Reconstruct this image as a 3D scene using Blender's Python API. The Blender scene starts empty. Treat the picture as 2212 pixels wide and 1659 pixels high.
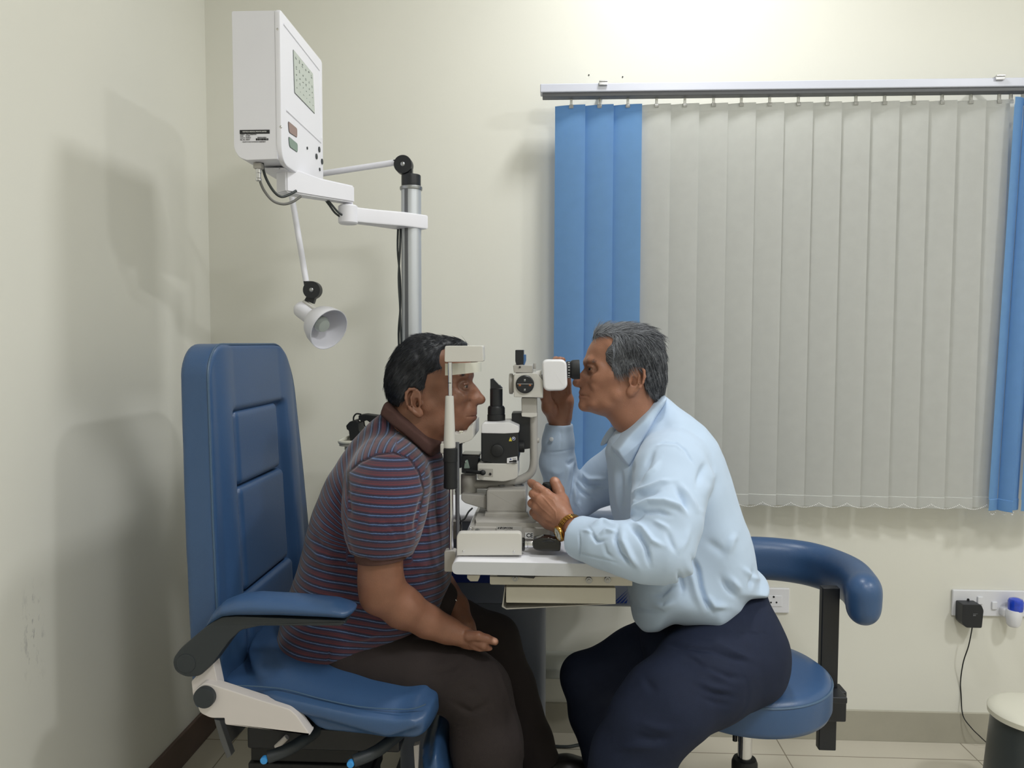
import bpy, bmesh, math, random
import numpy as np
from mathutils import Vector, Matrix
random.seed(4); RNG = np.random.RandomState(7)
R = math.radians
SC = bpy.context.scene
COL = SC.collection

# ---------------------------------------------------------------- camera
FPX = 1660.0
CAM_LOC = Vector((0.0, -1.80, 1.32))
YAW, PITCH, ROLL = R(2.7), R(-3.1), R(0.15)
cam_data = bpy.data.cameras.new('camera'); cam = bpy.data.objects.new('camera', cam_data)
COL.objects.link(cam)
cam.matrix_world = (Matrix.Translation(CAM_LOC) @ Matrix.Rotation(YAW, 4, 'Z') @
                    Matrix.Rotation(R(90) + PITCH, 4, 'X') @ Matrix.Rotation(ROLL, 4, 'Z'))
cam_data.sensor_width = 36.0; cam_data.lens = FPX / 2212 * 36.0
cam_data.clip_start = 0.02
SC.camera = cam
CM = np.array(cam.matrix_world)[:3, :3]
C0 = np.array(CAM_LOC)

def ray(px, py):
    return CM @ np.array([px - 1106.0, -(py - 829.5), -FPX])
def P(px, py, Y):                       # point of the plane Y = const seen at a pixel
    d = ray(px, py); t = (Y - C0[1]) / d[1]; return Vector(C0 + d * t)
def PXc(px, py, X):
    d = ray(px, py); t = (X - C0[0]) / d[0]; return Vector(C0 + d * t)
def PZc(px, py, Z):
    d = ray(px, py); t = (Z - C0[2]) / d[2]; return Vector(C0 + d * t)
def PPM(Y): return FPX / (Y + 1.8)      # pixels per metre
def project(v):                          # (n,3) world -> (n,2) pixels
    q = (v - C0) @ CM
    return np.stack([1106 + FPX * q[:, 0] / -q[:, 2], 829.5 - FPX * q[:, 1] / -q[:, 2]], 1)

# ---------------------------------------------------------------- render look, world, lights
SC.view_settings.view_transform = 'Standard'
SC.view_settings.look = 'None'
SC.view_settings.exposure = 0.06
SC.view_settings.gamma = 1.0
SC.view_settings.use_curve_mapping = False
w = bpy.data.worlds.new('world'); SC.world = w; w.use_nodes = True
w.node_tree.nodes['Background'].inputs[0].default_value = (0.8, 0.9, 1.0, 1)
w.node_tree.nodes['Background'].inputs[1].default_value = 0.0
CEIL = 3.0
LAMPS = [  # x, y, size, watts
    (0.42, 0.13, 0.22, 13.5),
    (2.25, -1.15, 0.24, 29.0),
    (0.70, -1.75, 0.45, 23.0),  # unseen fill light, added near the camera to lower the contrast
    (1.9, -2.9, 0.50, 8.0),  # weaker unseen fill, added behind the camera
]
LAMP_COL = (0.985, 1.0, 1.0)
for (lx, ly, ls, lw) in LAMPS:
    ld = bpy.data.lights.new('ceiling_lamp', 'AREA'); ld.shape = 'SQUARE'; ld.size = ls
    ld.energy = lw; ld.color = LAMP_COL
    lo = bpy.data.objects.new('ceiling_lamp_light', ld); COL.objects.link(lo)
    lo.location = (lx, ly, CEIL - 0.035)

# ---------------------------------------------------------------- materials
def lin(c):
    return tuple(((v / 255.0) / 12.92 if v <= 10 else ((v / 255.0 + 0.055) / 1.055) ** 2.4) for v in c[:3]) + (1.0,)
MATS = {}
def mat(name, rgb, rough=0.5, metal=0.0, bump=0.0, bscale=200.0, vary=0.0, vscale=6.0, spec=0.5,
        coat=0.0, sss=0.0, emit=None, trans=0.0, sheen=0.0, stretch=None):
    if name in MATS: return MATS[name]
    m = bpy.data.materials.new(name); m.use_nodes = True; MATS[name] = m
    nt = m.node_tree; N = nt.nodes; L = nt.links; b = N['Principled BSDF']
    b.inputs['Base Color'].default_value = lin(rgb); b.inputs['Roughness'].default_value = rough
    b.inputs['Metallic'].default_value = metal; b.inputs['Specular IOR Level'].default_value = spec
    b.inputs['Coat Weight'].default_value = coat
    b.inputs['Transmission Weight'].default_value = trans
    b.inputs['Sheen Weight'].default_value = sheen
    if sss:
        b.inputs['Subsurface Weight'].default_value = sss
        b.inputs['Subsurface Radius'].default_value = (0.012, 0.005, 0.003)
        b.inputs['Subsurface Scale'].default_value = 1.0
    if emit:
        b.inputs['Emission Color'].default_value = lin(emit[0]); b.inputs['Emission Strength'].default_value = emit[1]
    tc = N.new('ShaderNodeTexCoord'); src = tc.outputs['Object']
    if stretch:
        mp = N.new('ShaderNodeMapping'); mp.inputs['Scale'].default_value = stretch
        L.new(src, mp.inputs['Vector']); src = mp.outputs[0]
    nz = N.new('ShaderNodeTexNoise'); nz.inputs['Scale'].default_value = vscale; nz.inputs['Detail'].default_value = 4
    L.new(src, nz.inputs['Vector'])
    mx = N.new('ShaderNodeMix'); mx.data_type = 'RGBA'
    mx.inputs[6].default_value = lin([c * (1 - vary) for c in rgb]); mx.inputs[7].default_value = lin([min(255, c * (1 + vary)) for c in rgb])
    L.new(nz.outputs['Fac'], mx.inputs[0]); L.new(mx.outputs[2], b.inputs['Base Color'])
    if bump:
        n2 = N.new('ShaderNodeTexNoise'); n2.inputs['Scale'].default_value = bscale; n2.inputs['Detail'].default_value = 3
        L.new(src, n2.inputs['Vector'])
        bp = N.new('ShaderNodeBump'); bp.inputs['Strength'].default_value = bump; bp.inputs['Distance'].default_value = 0.002
        L.new(n2.outputs['Fac'], bp.inputs['Height']); L.new(bp.outputs[0], b.inputs['Normal'])
    return m

M_white = mat('white_enamel', (226, 226, 230), 0.35, vary=0.01)
M_chart = mat('chart_box_white', (232, 232, 240), 0.4, vary=0.01)
M_putty = mat('putty_plastic', (205, 203, 198), 0.42, vary=0.015, bump=0.05, bscale=900)
M_gray = mat('warm_gray_plastic', (172, 169, 164), 0.45, vary=0.015, bump=0.05, bscale=900)
M_black = mat('black_plastic', (24, 27, 33), 0.42, vary=0.1)
M_blackr = mat('black_rubber', (20, 22, 25), 0.6, vary=0.1, bump=0.1, bscale=600)
M_gloss = mat('glossy_black', (14, 15, 18), 0.15, coat=0.4)
M_chrome = mat('chrome', (215, 215, 218), 0.16, metal=1.0)
M_steel = mat('brushed_steel', (160, 162, 165), 0.35, metal=1.0)
M_alu = mat('anodised_aluminium', (196, 200, 206), 0.42, metal=0.55, vary=0.03, vscale=60, stretch=(1, 1, 0.02))
M_groove = mat('dark_groove', (98, 100, 104), 0.5)
M_blue = mat('blue_vinyl', (54, 84, 124), 0.36, vary=0.05, bump=0.12, bscale=420, spec=0.55)
M_blue_side = mat('blue_gray_vinyl', (66, 92, 120), 0.42, vary=0.05, bump=0.12, bscale=420)
M_chairwhite = mat('chair_white_plastic', (214, 208, 206), 0.42, vary=0.02)
M_cap = mat('charcoal_plastic', (44, 50, 55), 0.5, vary=0.04)
M_pedal = mat('bright_blue_plastic', (70, 160, 235), 0.35)
M_brownbase = mat('brown_skirting', (92, 74, 68), 0.35, vary=0.08, vscale=25)
M_greybase = mat('grey_skirting_tile', (170, 166, 152), 0.4, vary=0.03, vscale=20)
M_unit = mat('unit_gray_blue', (128, 134, 148), 0.4, vary=0.02)
M_unitblue = mat('unit_deep_blue', (38, 54, 120), 0.35, vary=0.02)
M_logo = mat('logo_blue', (30, 56, 132), 0.4)
M_tabletop = mat('white_laminate', (236, 236, 242), 0.35, vary=0.01)
M_tableedge = mat('gray_edge_band', (190, 192, 196), 0.45, vary=0.015)
M_beige = mat('beige_painted_metal', (190, 186, 174), 0.45, vary=0.02)
M_socket = mat('socket_white', (225, 226, 232), 0.35, vary=0.01)
M_hole = mat('socket_hole', (18, 18, 20), 0.7)
M_bluerefill = mat('blue_refill', (28, 66, 190), 0.15, coat=0.5, vary=0.2, vscale=80)
M_bin = mat('bin_dark', (52, 58, 60), 0.35, vary=0.05)
M_lid = mat('bin_lid_cream', (216, 214, 200), 0.4, vary=0.01)
M_label = mat('paper_label', (200, 200, 200), 0.5)
M_ink = mat('black_ink', (30, 30, 34), 0.6)
M_graycable = mat('gray_cable', (112, 112, 110), 0.5)
M_darkcable = mat('dark_cable', (52, 58, 60), 0.45)
M_red = mat('red_filter', (142, 116, 112), 0.25)
M_green = mat('green_filter', (118, 142, 132), 0.25)
M_screen = mat('chart_screen', (190, 198, 192), 0.25, vary=0.01)
M_lens = mat('lens_glass', (60, 80, 84), 0.08, coat=1.0)
M_yellow = mat('warning_yellow', (215, 200, 60), 0.5)
M_orange = mat('orange_print', (220, 130, 60), 0.5)
M_whiteink = mat('white_print', (225, 225, 225), 0.5)
M_bluechip = mat('steel_blue_plastic', (70, 110, 160), 0.35)
M_clear = mat('clear_plastic', (225, 225, 220), 0.15, trans=0.6)
M_bead = mat('white_bead', (235, 235, 235), 0.4)

def slat_mat(name, rgb):
    m = mat(name, rgb, 0.75, vary=0.02, vscale=30)
    nt = m.node_tree; N = nt.nodes; L = nt.links; b = N['Principled BSDF']
    tc = N.new('ShaderNodeTexCoord'); mp = N.new('ShaderNodeMapping'); mp.inputs['Scale'].default_value = (900, 900, 25)
    n = N.new('ShaderNodeTexNoise'); n.inputs['Scale'].default_value = 1.0; n.inputs['Detail'].default_value = 2
    bp = N.new('ShaderNodeBump'); bp.inputs['Strength'].default_value = 0.3; bp.inputs['Distance'].default_value = 0.0001
    L.new(tc.outputs['Object'], mp.inputs[0]); L.new(mp.outputs[0], n.inputs['Vector'])
    L.new(n.outputs['Fac'], bp.inputs['Height']); L.new(bp.outputs[0], b.inputs['Normal'])
    b.inputs['Specular IOR Level'].default_value = 0.2
    return m
M_slatw = slat_mat('cream_slat_fabric', (228, 229, 226))
M_slatb = slat_mat('blue_slat_fabric', (140, 186, 234))

def wall_mat(name, rgb, smudge=False):
    m = mat(name, rgb, 0.62, vary=0.02, vscale=1.6, bump=0.06, bscale=120, spec=0.3)
    if smudge:                                       # grey scuff marks low on the wall, behind the chair
        nt = m.node_tree; N = nt.nodes; L = nt.links; b = N['Principled BSDF']
        old = b.inputs['Base Color'].links[0].from_socket
        geo = N.new('ShaderNodeNewGeometry'); sep = N.new('ShaderNodeSeparateXYZ'); L.new(geo.outputs['Position'], sep.inputs[0])
        c = PXc(72, 1370, -1.14)
        def band(sock, cen, wd):
            a = N.new('ShaderNodeMath'); a.operation = 'SUBTRACT'; a.inputs[1].default_value = cen; L.new(sock, a.inputs[0])
            d = N.new('ShaderNodeMath'); d.operation = 'ABSOLUTE'; L.new(a.outputs[0], d.inputs[0])
            e = N.new('ShaderNodeMapRange'); e.inputs[1].default_value = wd; e.inputs[2].default_value = 0; e.inputs[3].default_value = 0; e.inputs[4].default_value = 1
            L.new(d.outputs[0], e.inputs[0]); return e.outputs[0]
        u, v = band(sep.outputs[1], c.y, 0.045), band(sep.outputs[2], c.z, 0.13)
        mu = N.new('ShaderNodeMath'); mu.operation = 'MULTIPLY'; L.new(u, mu.inputs[0]); L.new(v, mu.inputs[1])
        nz = N.new('ShaderNodeTexNoise'); nz.inputs['Scale'].default_value = 55; nz.inputs['Detail'].default_value = 6
        nz.inputs['Roughness'].default_value = 0.7
        mp = N.new('ShaderNodeMapping'); mp.inputs['Rotation'].default_value = (0.5, 0, 0); mp.inputs['Scale'].default_value = (1, 1, 0.45)
        L.new(geo.outputs['Position'], mp.inputs[0]); L.new(mp.outputs[0], nz.inputs['Vector'])
        th = N.new('ShaderNodeMapRange'); th.inputs[1].default_value = 0.53; th.inputs[2].default_value = 0.66; L.new(nz.outputs['Fac'], th.inputs[0])
        m2 = N.new('ShaderNodeMath'); m2.operation = 'MULTIPLY'; L.new(mu.outputs[0], m2.inputs[0]); L.new(th.outputs[0], m2.inputs[1])
        mx = N.new('ShaderNodeMix'); mx.data_type = 'RGBA'; L.new(m2.outputs[0], mx.inputs[0]); L.new(old, mx.inputs[6])
        mx.inputs[7].default_value = lin((132, 132, 136)); L.new(mx.outputs[2], b.inputs['Base Color'])
    return m
WALL_RGB = (227, 226, 217)
M_wall = wall_mat('cream_wall_paint', WALL_RGB)
M_walll = wall_mat('cream_wall_paint_scuffed', WALL_RGB, True)
M_ceiling = mat('white_ceiling_paint', (235, 235, 230), 0.8)

def floor_mat():
    m = mat('floor_tile', (196, 190, 176), 0.22, vary=0.03, vscale=3, spec=0.5)
    nt = m.node_tree; N = nt.nodes; L = nt.links; b = N['Principled BSDF']
    old = b.inputs['Base Color'].links[0].from_socket
    o = PZc(1697, 1631, 0.0)
    geo = N.new('ShaderNodeNewGeometry'); mp = N.new('ShaderNodeMapping')
    mp.inputs['Location'].default_value = (-o.x + 6.0, -o.y + 6.0, 0)
    L.new(geo.outputs['Position'], mp.inputs[0])
    br = N.new('ShaderNodeTexBrick'); br.offset = 0.0; br.squash = 1.0
    br.inputs['Scale'].default_value = 1.0; br.inputs['Brick Width'].default_value = 0.6; br.inputs['Row Height'].default_value = 0.6
    br.inputs['Mortar Size'].default_value = 0.002; br.inputs['Mortar Smooth'].default_value = 0.1
    L.new(mp.outputs[0], br.inputs['Vector'])
    mx = N.new('ShaderNodeMix'); mx.data_type = 'RGBA'; L.new(br.outputs['Fac'], mx.inputs[0]); L.new(old, mx.inputs[6])
    mx.inputs[7].default_value = lin((138, 130, 116)); L.new(mx.outputs[2], b.inputs['Base Color'])
    return m
M_floor = floor_mat()

# ---------------------------------------------------------------- object helpers
ROOT = {}
def thing(name, label, cat, loc=(0, 0, 0), group=None):
    o = bpy.data.objects.new(name, None); COL.objects.link(o); o.location = loc
    o.empty_display_size = 0.05
    o['label'] = label; o['category'] = cat
    if group: o['group'] = group
    ROOT[o.name] = Vector(loc); return o
def link_mesh(name, me, material, parent=None, kind=None, label=None, cat=None, group=None):
    if material is not None and len(me.materials) == 0: me.materials.append(material)
    o = bpy.data.objects.new(name, me); COL.objects.link(o)
    if parent is not None:
        off = ROOT[parent.name]; me.transform(Matrix.Translation(-off)); o.parent = parent; ROOT[o.name] = off
    else: ROOT[o.name] = Vector((0, 0, 0))
    if kind: o['kind'] = kind
    if label: o['label'] = label
    if cat: o['category'] = cat
    if group: o['group'] = group
    return o

class MB:
    def __init__(s): s.bm = bmesh.new()
    def _geom(s, verts, fn=None, M=None):
        if M is not None: bmesh.ops.transform(s.bm, matrix=M, verts=verts)
    def box(s, c, size, bev=0.0, rot=None, seg=3):
        b = bmesh.new(); bmesh.ops.create_cube(b, size=1.0)
        bmesh.ops.scale(b, vec=Vector(size), verts=b.verts)
        if bev: bmesh.ops.bevel(b, geom=b.edges[:], offset=bev, segments=seg, affect='EDGES', profile=0.5)
        M = Matrix.Translation(Vector(c)) @ (rot.to_4x4() if rot is not None else Matrix())
        b.transform(M); s._merge(b); return s
    def _merge(s, b):
        me = bpy.data.meshes.new('tmp'); b.to_mesh(me); b.free(); s.bm.from_mesh(me); bpy.data.meshes.remove(me)
    def lathe(s, prof, origin, axis=(0, 0, 1), seg=32, cap=True):
        """prof = [(radius, height along the axis)]"""
        b = bmesh.new(); q = Vector((0, 0, 1)).rotation_difference(Vector(axis).normalized()).to_matrix().to_4x4()
        rings = []
        for r, h in prof:
            if r <= 1e-6: rings.append([b.verts.new((0, 0, h))])
            else: rings.append([b.verts.new((r * math.cos(2 * math.pi * i / seg), r * math.sin(2 * math.pi * i / seg), h)) for i in range(seg)])
        for A, B in zip(rings, rings[1:]):
            for i in range(seg):
                j = (i + 1) % seg
                if len(A) == 1 and len(B) == 1: continue
                if len(A) == 1: b.faces.new((A[0], B[j], B[i]))
                elif len(B) == 1: b.faces.new((A[i], A[j], B[0]))
                else: b.faces.new((A[i], A[j], B[j], B[i]))
        if cap:
            if len(rings[0]) > 1: b.faces.new(rings[0][::-1])
            if len(rings[-1]) > 1: b.faces.new(rings[-1])
        b.transform(Matrix.Translation(Vector(origin)) @ q); s._merge(b); return s
    def cyl(s, a, b_, r, r2=None, seg=24, bev=0.0):
        a = Vector(a); b_ = Vector(b_); L = (b_ - a).length; r2 = r if r2 is None else r2
        if bev: prof = [(r - bev, 0), (r - bev * .3, bev * .3), (r, bev), (r2, L - bev), (r2 - bev * .3, L - bev * .3), (r2 - bev, L)]
        else: prof = [(r, 0), (r2, L)]
        return s.lathe(prof, a, b_ - a, seg)
    def tube(s, pts, r, seg=10, smooth=6, cap=True):
        pts = [Vector(p) for p in pts]
        if smooth > 1 and len(pts) > 2:
            out = []
            for i in range(len(pts) - 1):
                p0 = pts[max(i - 1, 0)]; p1 = pts[i]; p2 = pts[i + 1]; p3 = pts[min(i + 2, len(pts) - 1)]
                for k in range(smooth):
                    t = k / smooth
                    out.append(0.5 * ((2 * p1) + (p2 - p0) * t + (2 * p0 - 5 * p1 + 4 * p2 - p3) * t * t + (3 * p1 - p0 - 3 * p2 + p3) * t ** 3))
            out.append(pts[-1])
            rs = r if callable(r) else None; pts = out
        b = bmesh.new(); rings = []; n = len(pts)
        T0 = (pts[1] - pts[0]).normalized(); up = Vector((0, 0, 1)) if abs(T0.z) < 0.9 else Vector((1, 0, 0))
        Nv = T0.cross(up).normalized()
        for i, p in enumerate(pts):
            T = (pts[min(i + 1, n - 1)] - pts[max(i - 1, 0)]).normalized()
            Nv = (Nv - T * Nv.dot(T)).normalized(); Bv = T.cross(Nv)
            rr = r(i / (n - 1)) if callable(r) else r
            if isinstance(rr, tuple): ra, rb = rr
            else: ra = rb = rr
            rings.append([b.verts.new(p + Nv * math.cos(a) * ra + Bv * math.sin(a) * rb) for a in [2 * math.pi * k / seg for k in range(seg)]])
        for A, B in zip(rings, rings[1:]):
            for i in range(seg): b.faces.new((A[i], A[(i + 1) % seg], B[(i + 1) % seg], B[i]))
        if cap: b.faces.new(rings[0][::-1]); b.faces.new(rings[-1])
        s._merge(b); return s
    def sphere(s, c, r, scale=(1, 1, 1), seg=20, rot=None):
        b = bmesh.new(); bmesh.ops.create_uvsphere(b, u_segments=seg, v_segments=seg // 2 + 2, radius=r)
        bmesh.ops.scale(b, vec=Vector(scale), verts=b.verts)
        b.transform(Matrix.Translation(Vector(c)) @ (rot.to_4x4() if rot is not None else Matrix())); s._merge(b); return s
    def prism(s, pts, ext, bev=0.0, seg=2):
        """closed polygon of 3-D points extruded by vector ext"""
        b = bmesh.new(); A = [b.verts.new(Vector(p)) for p in pts]; B = [b.verts.new(Vector(p) + Vector(ext)) for p in pts]
        b.faces.new(A[::-1]); b.faces.new(B)
        n = len(A)
        for i in range(n): b.faces.new((A[i], A[(i + 1) % n], B[(i + 1) % n], B[i]))
        bmesh.ops.recalc_face_normals(b, faces=b.faces)
        if bev:
            es = [e for e in b.edges if (e.verts[0] in A) == (e.verts[1] in A)]
            bmesh.ops.bevel(b, geom=es, offset=bev, segments=seg, affect='EDGES', profile=0.5)
        s._merge(b); return s
    def obj(s, name, material, parent=None, angle=35, **kw):
        bmesh.ops.recalc_face_normals(s.bm, faces=s.bm.faces)
        me = bpy.data.meshes.new(name); s.bm.to_mesh(me); s.bm.free()
        for p in me.polygons: p.use_smooth = len(p.vertices) <= 4
        try: me.set_sharp_from_angle(angle=R(angle))
        except Exception: pass
        o = link_mesh(name, me, material, parent, **kw)
        wn = o.modifiers.new('weighted_normals', 'WEIGHTED_NORMAL'); wn.keep_sharp = True; wn.weight = 80
        return o

def rpoly(pts, rad, seg=5):
    """round the corners of a 2-D polygon; rad = number or list"""
    out = []; n = len(pts)
    for i in range(n):
        p = Vector(pts[i]); a = Vector(pts[i - 1]); c = Vector(pts[(i + 1) % n])
        r = rad[i] if isinstance(rad, (list, tuple)) else rad
        if r <= 0: out.append(tuple(p)); continue
        da = (a - p); dc = (c - p); k = min(r, da.length * .49, dc.length * .49)
        q0 = p + da.normalized() * k; q1 = p + dc.normalized() * k
        for j in range(seg + 1):
            t = j / seg; out.append(tuple(q0 * (1 - t) ** 2 + p * 2 * t * (1 - t) + q1 * t * t))
    return out
def pxprism(mb, pts, Y0, Y1, rad=0, bev=0.0):
    """pixel outline on the plane Y0, extruded straight back to Y1"""
    n = len(pts)
    if bev > 0:
        k = PPM(Y0); bp_ = bev * k
        el = min((Vector(pts[i]) - Vector(pts[i - 1])).length for i in range(n)); bp_ = min(bp_, el * .38); bev = bp_ / k
        rl = list(rad) if isinstance(rad, (list, tuple)) else [rad] * n
        rad = [0 if r < .5 * bp_ else max(r, 1.25 * bp_) for r in rl]
        if not any(rad): rad = 0
    q = rpoly(pts, rad) if rad else pts
    mb.prism([P(x, y, Y0) for x, y in q], (0, Y1 - Y0, 0), bev); return mb
def text(body, size, loc, xdir, ydir, material, parent, name='lettering', align='CENTER', label=None, bold=0.0, ext=0.0002):
    cu = bpy.data.curves.new('t', 'FONT'); cu.body = body; cu.size = size; cu.align_x = align; cu.align_y = 'CENTER'
    cu.extrude = ext; cu.offset = bold; cu.resolution_u = 2
    o = bpy.data.objects.new('t', cu); COL.objects.link(o)
    dg = bpy.context.evaluated_depsgraph_get(); me = bpy.data.meshes.new_from_object(o.evaluated_get(dg))
    bpy.data.objects.remove(o); bpy.data.curves.remove(cu)
    xd = Vector(xdir).normalized(); yd = Vector(ydir).normalized(); zd = xd.cross(yd)
    Mx = Matrix((xd, yd, zd)).transposed().to_4x4(); me.transform(Matrix.Translation(Vector(loc)) @ Mx)
    me.materials.clear()
    return link_mesh(name, me, material, parent, label=label)
# ================================================================ the room
XL, YB, XR, YF = -1.14, 0.75, 3.2, -3.6
def slab(name, c, size, m):
    return MB().box(c, size).obj(name, m, kind='structure')
slab('floor', ((XL + XR) / 2, (YB + YF) / 2, -0.03), (XR - XL + 0.2, YB - YF + 0.2, 0.06), M_floor)
slab('ceiling', ((XL + XR) / 2, (YB + YF) / 2, CEIL + 0.03), (XR - XL + 0.2, YB - YF + 0.2, 0.06), M_ceiling)
slab('wall_back', ((XL + XR) / 2, YB + 0.05, CEIL / 2), (XR - XL + 0.2, 0.1, CEIL), M_wall)
slab('wall_left', (XL - 0.05, (YB + YF) / 2, CEIL / 2), (0.1, YB - YF, CEIL), M_walll)
slab('wall_right', (XR + 0.05, (YB + YF) / 2, CEIL / 2), (0.1, YB - YF, CEIL), M_wall)
slab('wall_front', ((XL + XR) / 2, YF - 0.05, CEIL / 2), (XR - XL + 0.2, 0.1, CEIL), M_wall)
MB().box((XL + 0.006, (YB + YF) / 2, 0.05), (0.012, YB - YF, 0.10), 0.002).obj('baseboard_left', M_brownbase, kind='structure')
MB().box(((XL + XR) / 2 + 0.006, YB - 0.005, 0.051), (XR - XL - 0.014, 0.010, 0.102), 0.001).obj('baseboard_back', M_greybase, kind='structure')

cl_names = ['square white ceiling light above the slit lamp', 'square white ceiling light above the stool side of the room',
            'large fill light added on the ceiling near the camera', 'large fill light added on the ceiling behind the camera']
for (lx, ly, ls, lw), lab in zip(LAMPS, cl_names):
    t = thing('ceiling_light', lab, 'ceiling light', (lx, ly, CEIL))
    m = MB(); h = ls / 2 + 0.012
    for sx, sy, wx, wy in ((0, h, 2 * h + .024, .024), (0, -h, 2 * h + .024, .024), (h, 0, .024, 2 * h - .024), (-h, 0, .024, 2 * h - .024)):
        m.box((lx + sx, ly + sy, CEIL - 0.014), (wx, wy, 0.028), 0.003)
    m.obj('frame', M_white, t)
    MB().box((lx, ly, CEIL - 0.012), (ls + .002, ls + .002, 0.018)).obj('diffuser', mat('lamp_diffuser', (255, 250, 240), 0.5, emit=((255, 248, 236), 3.0)), t)

# small nail marks above the rail
for k, (x, y) in enumerate(((1272, 162), (1345, 166))):
    c = P(x, y, YB - 0.001); MB().cyl((c.x, YB - 0.002, c.z), (c.x, YB, c.z), 0.0022, seg=8).obj(
        'wall_plug_hole', M_hole, label=('small dark nail hole in back wall, left one above the blind rail', 'small dark nail hole in back wall, right one above the blind rail')[k],
        cat='nail hole')

# ---------------------------------------------------------------- vertical blind
YS = 0.655
blind = thing('vertical_blind', 'wall mounted vertical blind with cream slats between two blue ends', 'blind', P(1700, 200, YS))
zt = P(1660, 180, 0.62).z; rail_l = P(1167, 195, 0.62).x; rail_r = P(2420, 170, 0.62).x
m = MB(); zc = P(1167, 196, 0.62).z; hh = 0.026
m.box(((rail_l + rail_r) / 2, 0.635, zc + 0.006), (rail_r - rail_l, 0.045, hh), 0.003)
m.obj('head_rail', mat('rail_enamel', (205, 208, 222), 0.3, vary=0.01), blind)
MB().box(((rail_l + rail_r) / 2 + .004, 0.637, zc - 0.0125), (rail_r - rail_l - .006, 0.036, 0.012), 0.002).obj('rail_channel', M_groove, blind)
for px in (1303, 2159):
    c = P(px, 180, 0.61)
    MB().box((c.x, 0.63, zc + 0.0215), (0.026, 0.058, 0.004), 0.001).box((c.x, 0.608, zc + 0.0165), (0.026, 0.006, 0.012), 0.001).box((c.x, 0.70, zc + 0.021), (0.02, 0.1, 0.004)).obj('mounting_clip', M_chrome, blind)
top_z = zc - 0.035
bot_z = P(1650, 1092, YS).z
def slat(name, x0, x1, y0, y1, mt, zb=0.0, lean=0.0):
    b = bmesh.new(); nx = 8; rows = []
    d = Vector((x1 - x0, y1 - y0, 0)); n = Vector((d.y, -d.x, 0)).normalized()
    zs = [top_z, top_z - 0.002, top_z - 0.022, top_z - 0.0235, top_z - 0.5, bot_z + zb + 0.5, bot_z + zb + 0.036, bot_z + zb + 0.0345, bot_z + zb + 0.003, bot_z + zb]
    off = [0, .0012, .0012, 0, 0, 0, 0, .0022, .0022, 0.001]
    for z, o in zip(zs, off):
        f = (top_z - z) / (top_z - bot_z)
        rows.append([b.verts.new(Vector((x0 + lean * f, y0, z)) + d * (i / nx) + n * (0.004 * (1 - (2 * i / nx - 1) ** 2) + o)) for i in range(nx + 1)])
    for A, B in zip(rows, rows[1:]):
        for i in range(nx): b.faces.new((A[i], A[i + 1], B[i + 1], B[i]))
    bmesh.ops.solidify(b, geom=b.faces[:], thickness=0.0008)
    mm = MB(); mm._merge(b); o = mm.obj(name, mt, blind, angle=50); return o
edges = [1197, 1257, 1317, 1378, 1438, 1499, 1558, 1618, 1679, 1740, 1801, 1862, 1924, 1984, 2045, 2105]
sx = []
for i, e in enumerate(edges):
    xa = P(e, 640, YS).x; xb = xa + 0.1
    zb = random.uniform(-0.002, 0.002)
    slat('slat', xa, xb - (0.006 if i != len(edges) - 1 else 0.02), YS + 0.009, YS - 0.009, M_slatb if i < 3 else M_slatw, zb); sx.append((xa + xb) / 2)
for k, (px, w_, a, b_) in enumerate(((2121, 0.034, -0.034, -0.020), (2146, 0.024, -0.020, -0.060), (2156, 0.050, -0.030, -0.016), (2190, 0.055, -0.034, -0.02), (2228, 0.08, -0.034, -0.02))):
    xa = P(px, 1090, YS).x
    slat('slat', xa + 0.035, xa + w_ + 0.035, YS + a, YS + b_, M_slatb, 0.0, lean=-0.035); sx.append(xa + 0.04)
for x in sx: MB().box((x, YS - 0.004, top_z + 0.008), (0.008, 0.010, 0.026), 0.002).box((x, YS - .008, top_z - 0.006), (0.014, 0.004, 0.012), 0.002).obj('carrier_hook', M_clear, blind)
m = MB()
for a, b_ in zip(sx, sx[1:]):
    L_ = b_ - a; sag = 0.014 if L_ > 0.07 else 0.03; n = max(8, int(L_ / 0.0048))
    for i in range(n):
        t = i / n
        m.sphere((a + L_ * t + .045 * 0, YS - 0.018, bot_z + 0.014 - sag * 4 * t * (1 - t)), 0.0017, seg=6)
m.obj('bead_chain', M_bead, blind)

# ---------------------------------------------------------------- sockets on the back wall
def socket(name, label, x0, x1, y0, y1, holes):
    a = P(x0, y0, YB); b = P(x1, y1, YB)
    t = thing(name, label, 'socket', ((a.x + b.x) / 2, YB, (a.z + b.z) / 2))
    MB().box(((a.x + b.x) / 2, YB - 0.005, (a.z + b.z) / 2), (b.x - a.x, 0.010, a.z - b.z), 0.004).obj('plate', M_socket, t)
    for (hx, hy, hw) in holes:
        c = P(hx, hy, YB - 0.01)
        MB().cyl((c.x, YB - 0.0126, c.z), (c.x, YB - 0.004, c.z), hw, seg=12).obj('pin_hole', M_hole, t)
    return t, (a, b)
s1, _ = socket('wall_socket', 'white square wall socket on the back wall beside the doctor\'s hip', 1590, 1703, 1267, 1323,
       [(1671, 1289, .0035), (1665, 1301, .003), (1677, 1301, .003), (1657, 1287, .003)])
m = MB(); c = P(1672, 1296, YB)
MB().box((c.x, YB - 0.0105, c.z), (0.046, 0.003, 0.036), 0.001).obj('socket_insert', M_socket, s1)
s2, _ = socket('switch_board', 'long white switch board on the back wall at the right edge', 2055, 2260, 1272, 1332,
       [(2091, 1295, .0038), (2152, 1313, .003), (2163, 1313, .002)])
for (x, y) in ((2117, 1297), (2148, 1308)):
    c = P(x, y, YB - 0.012); MB().box((c.x, YB - 0.012, c.z), (0.018, 0.008, 0.026), 0.003).obj('rocker_switch', M_socket, s2)
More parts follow.
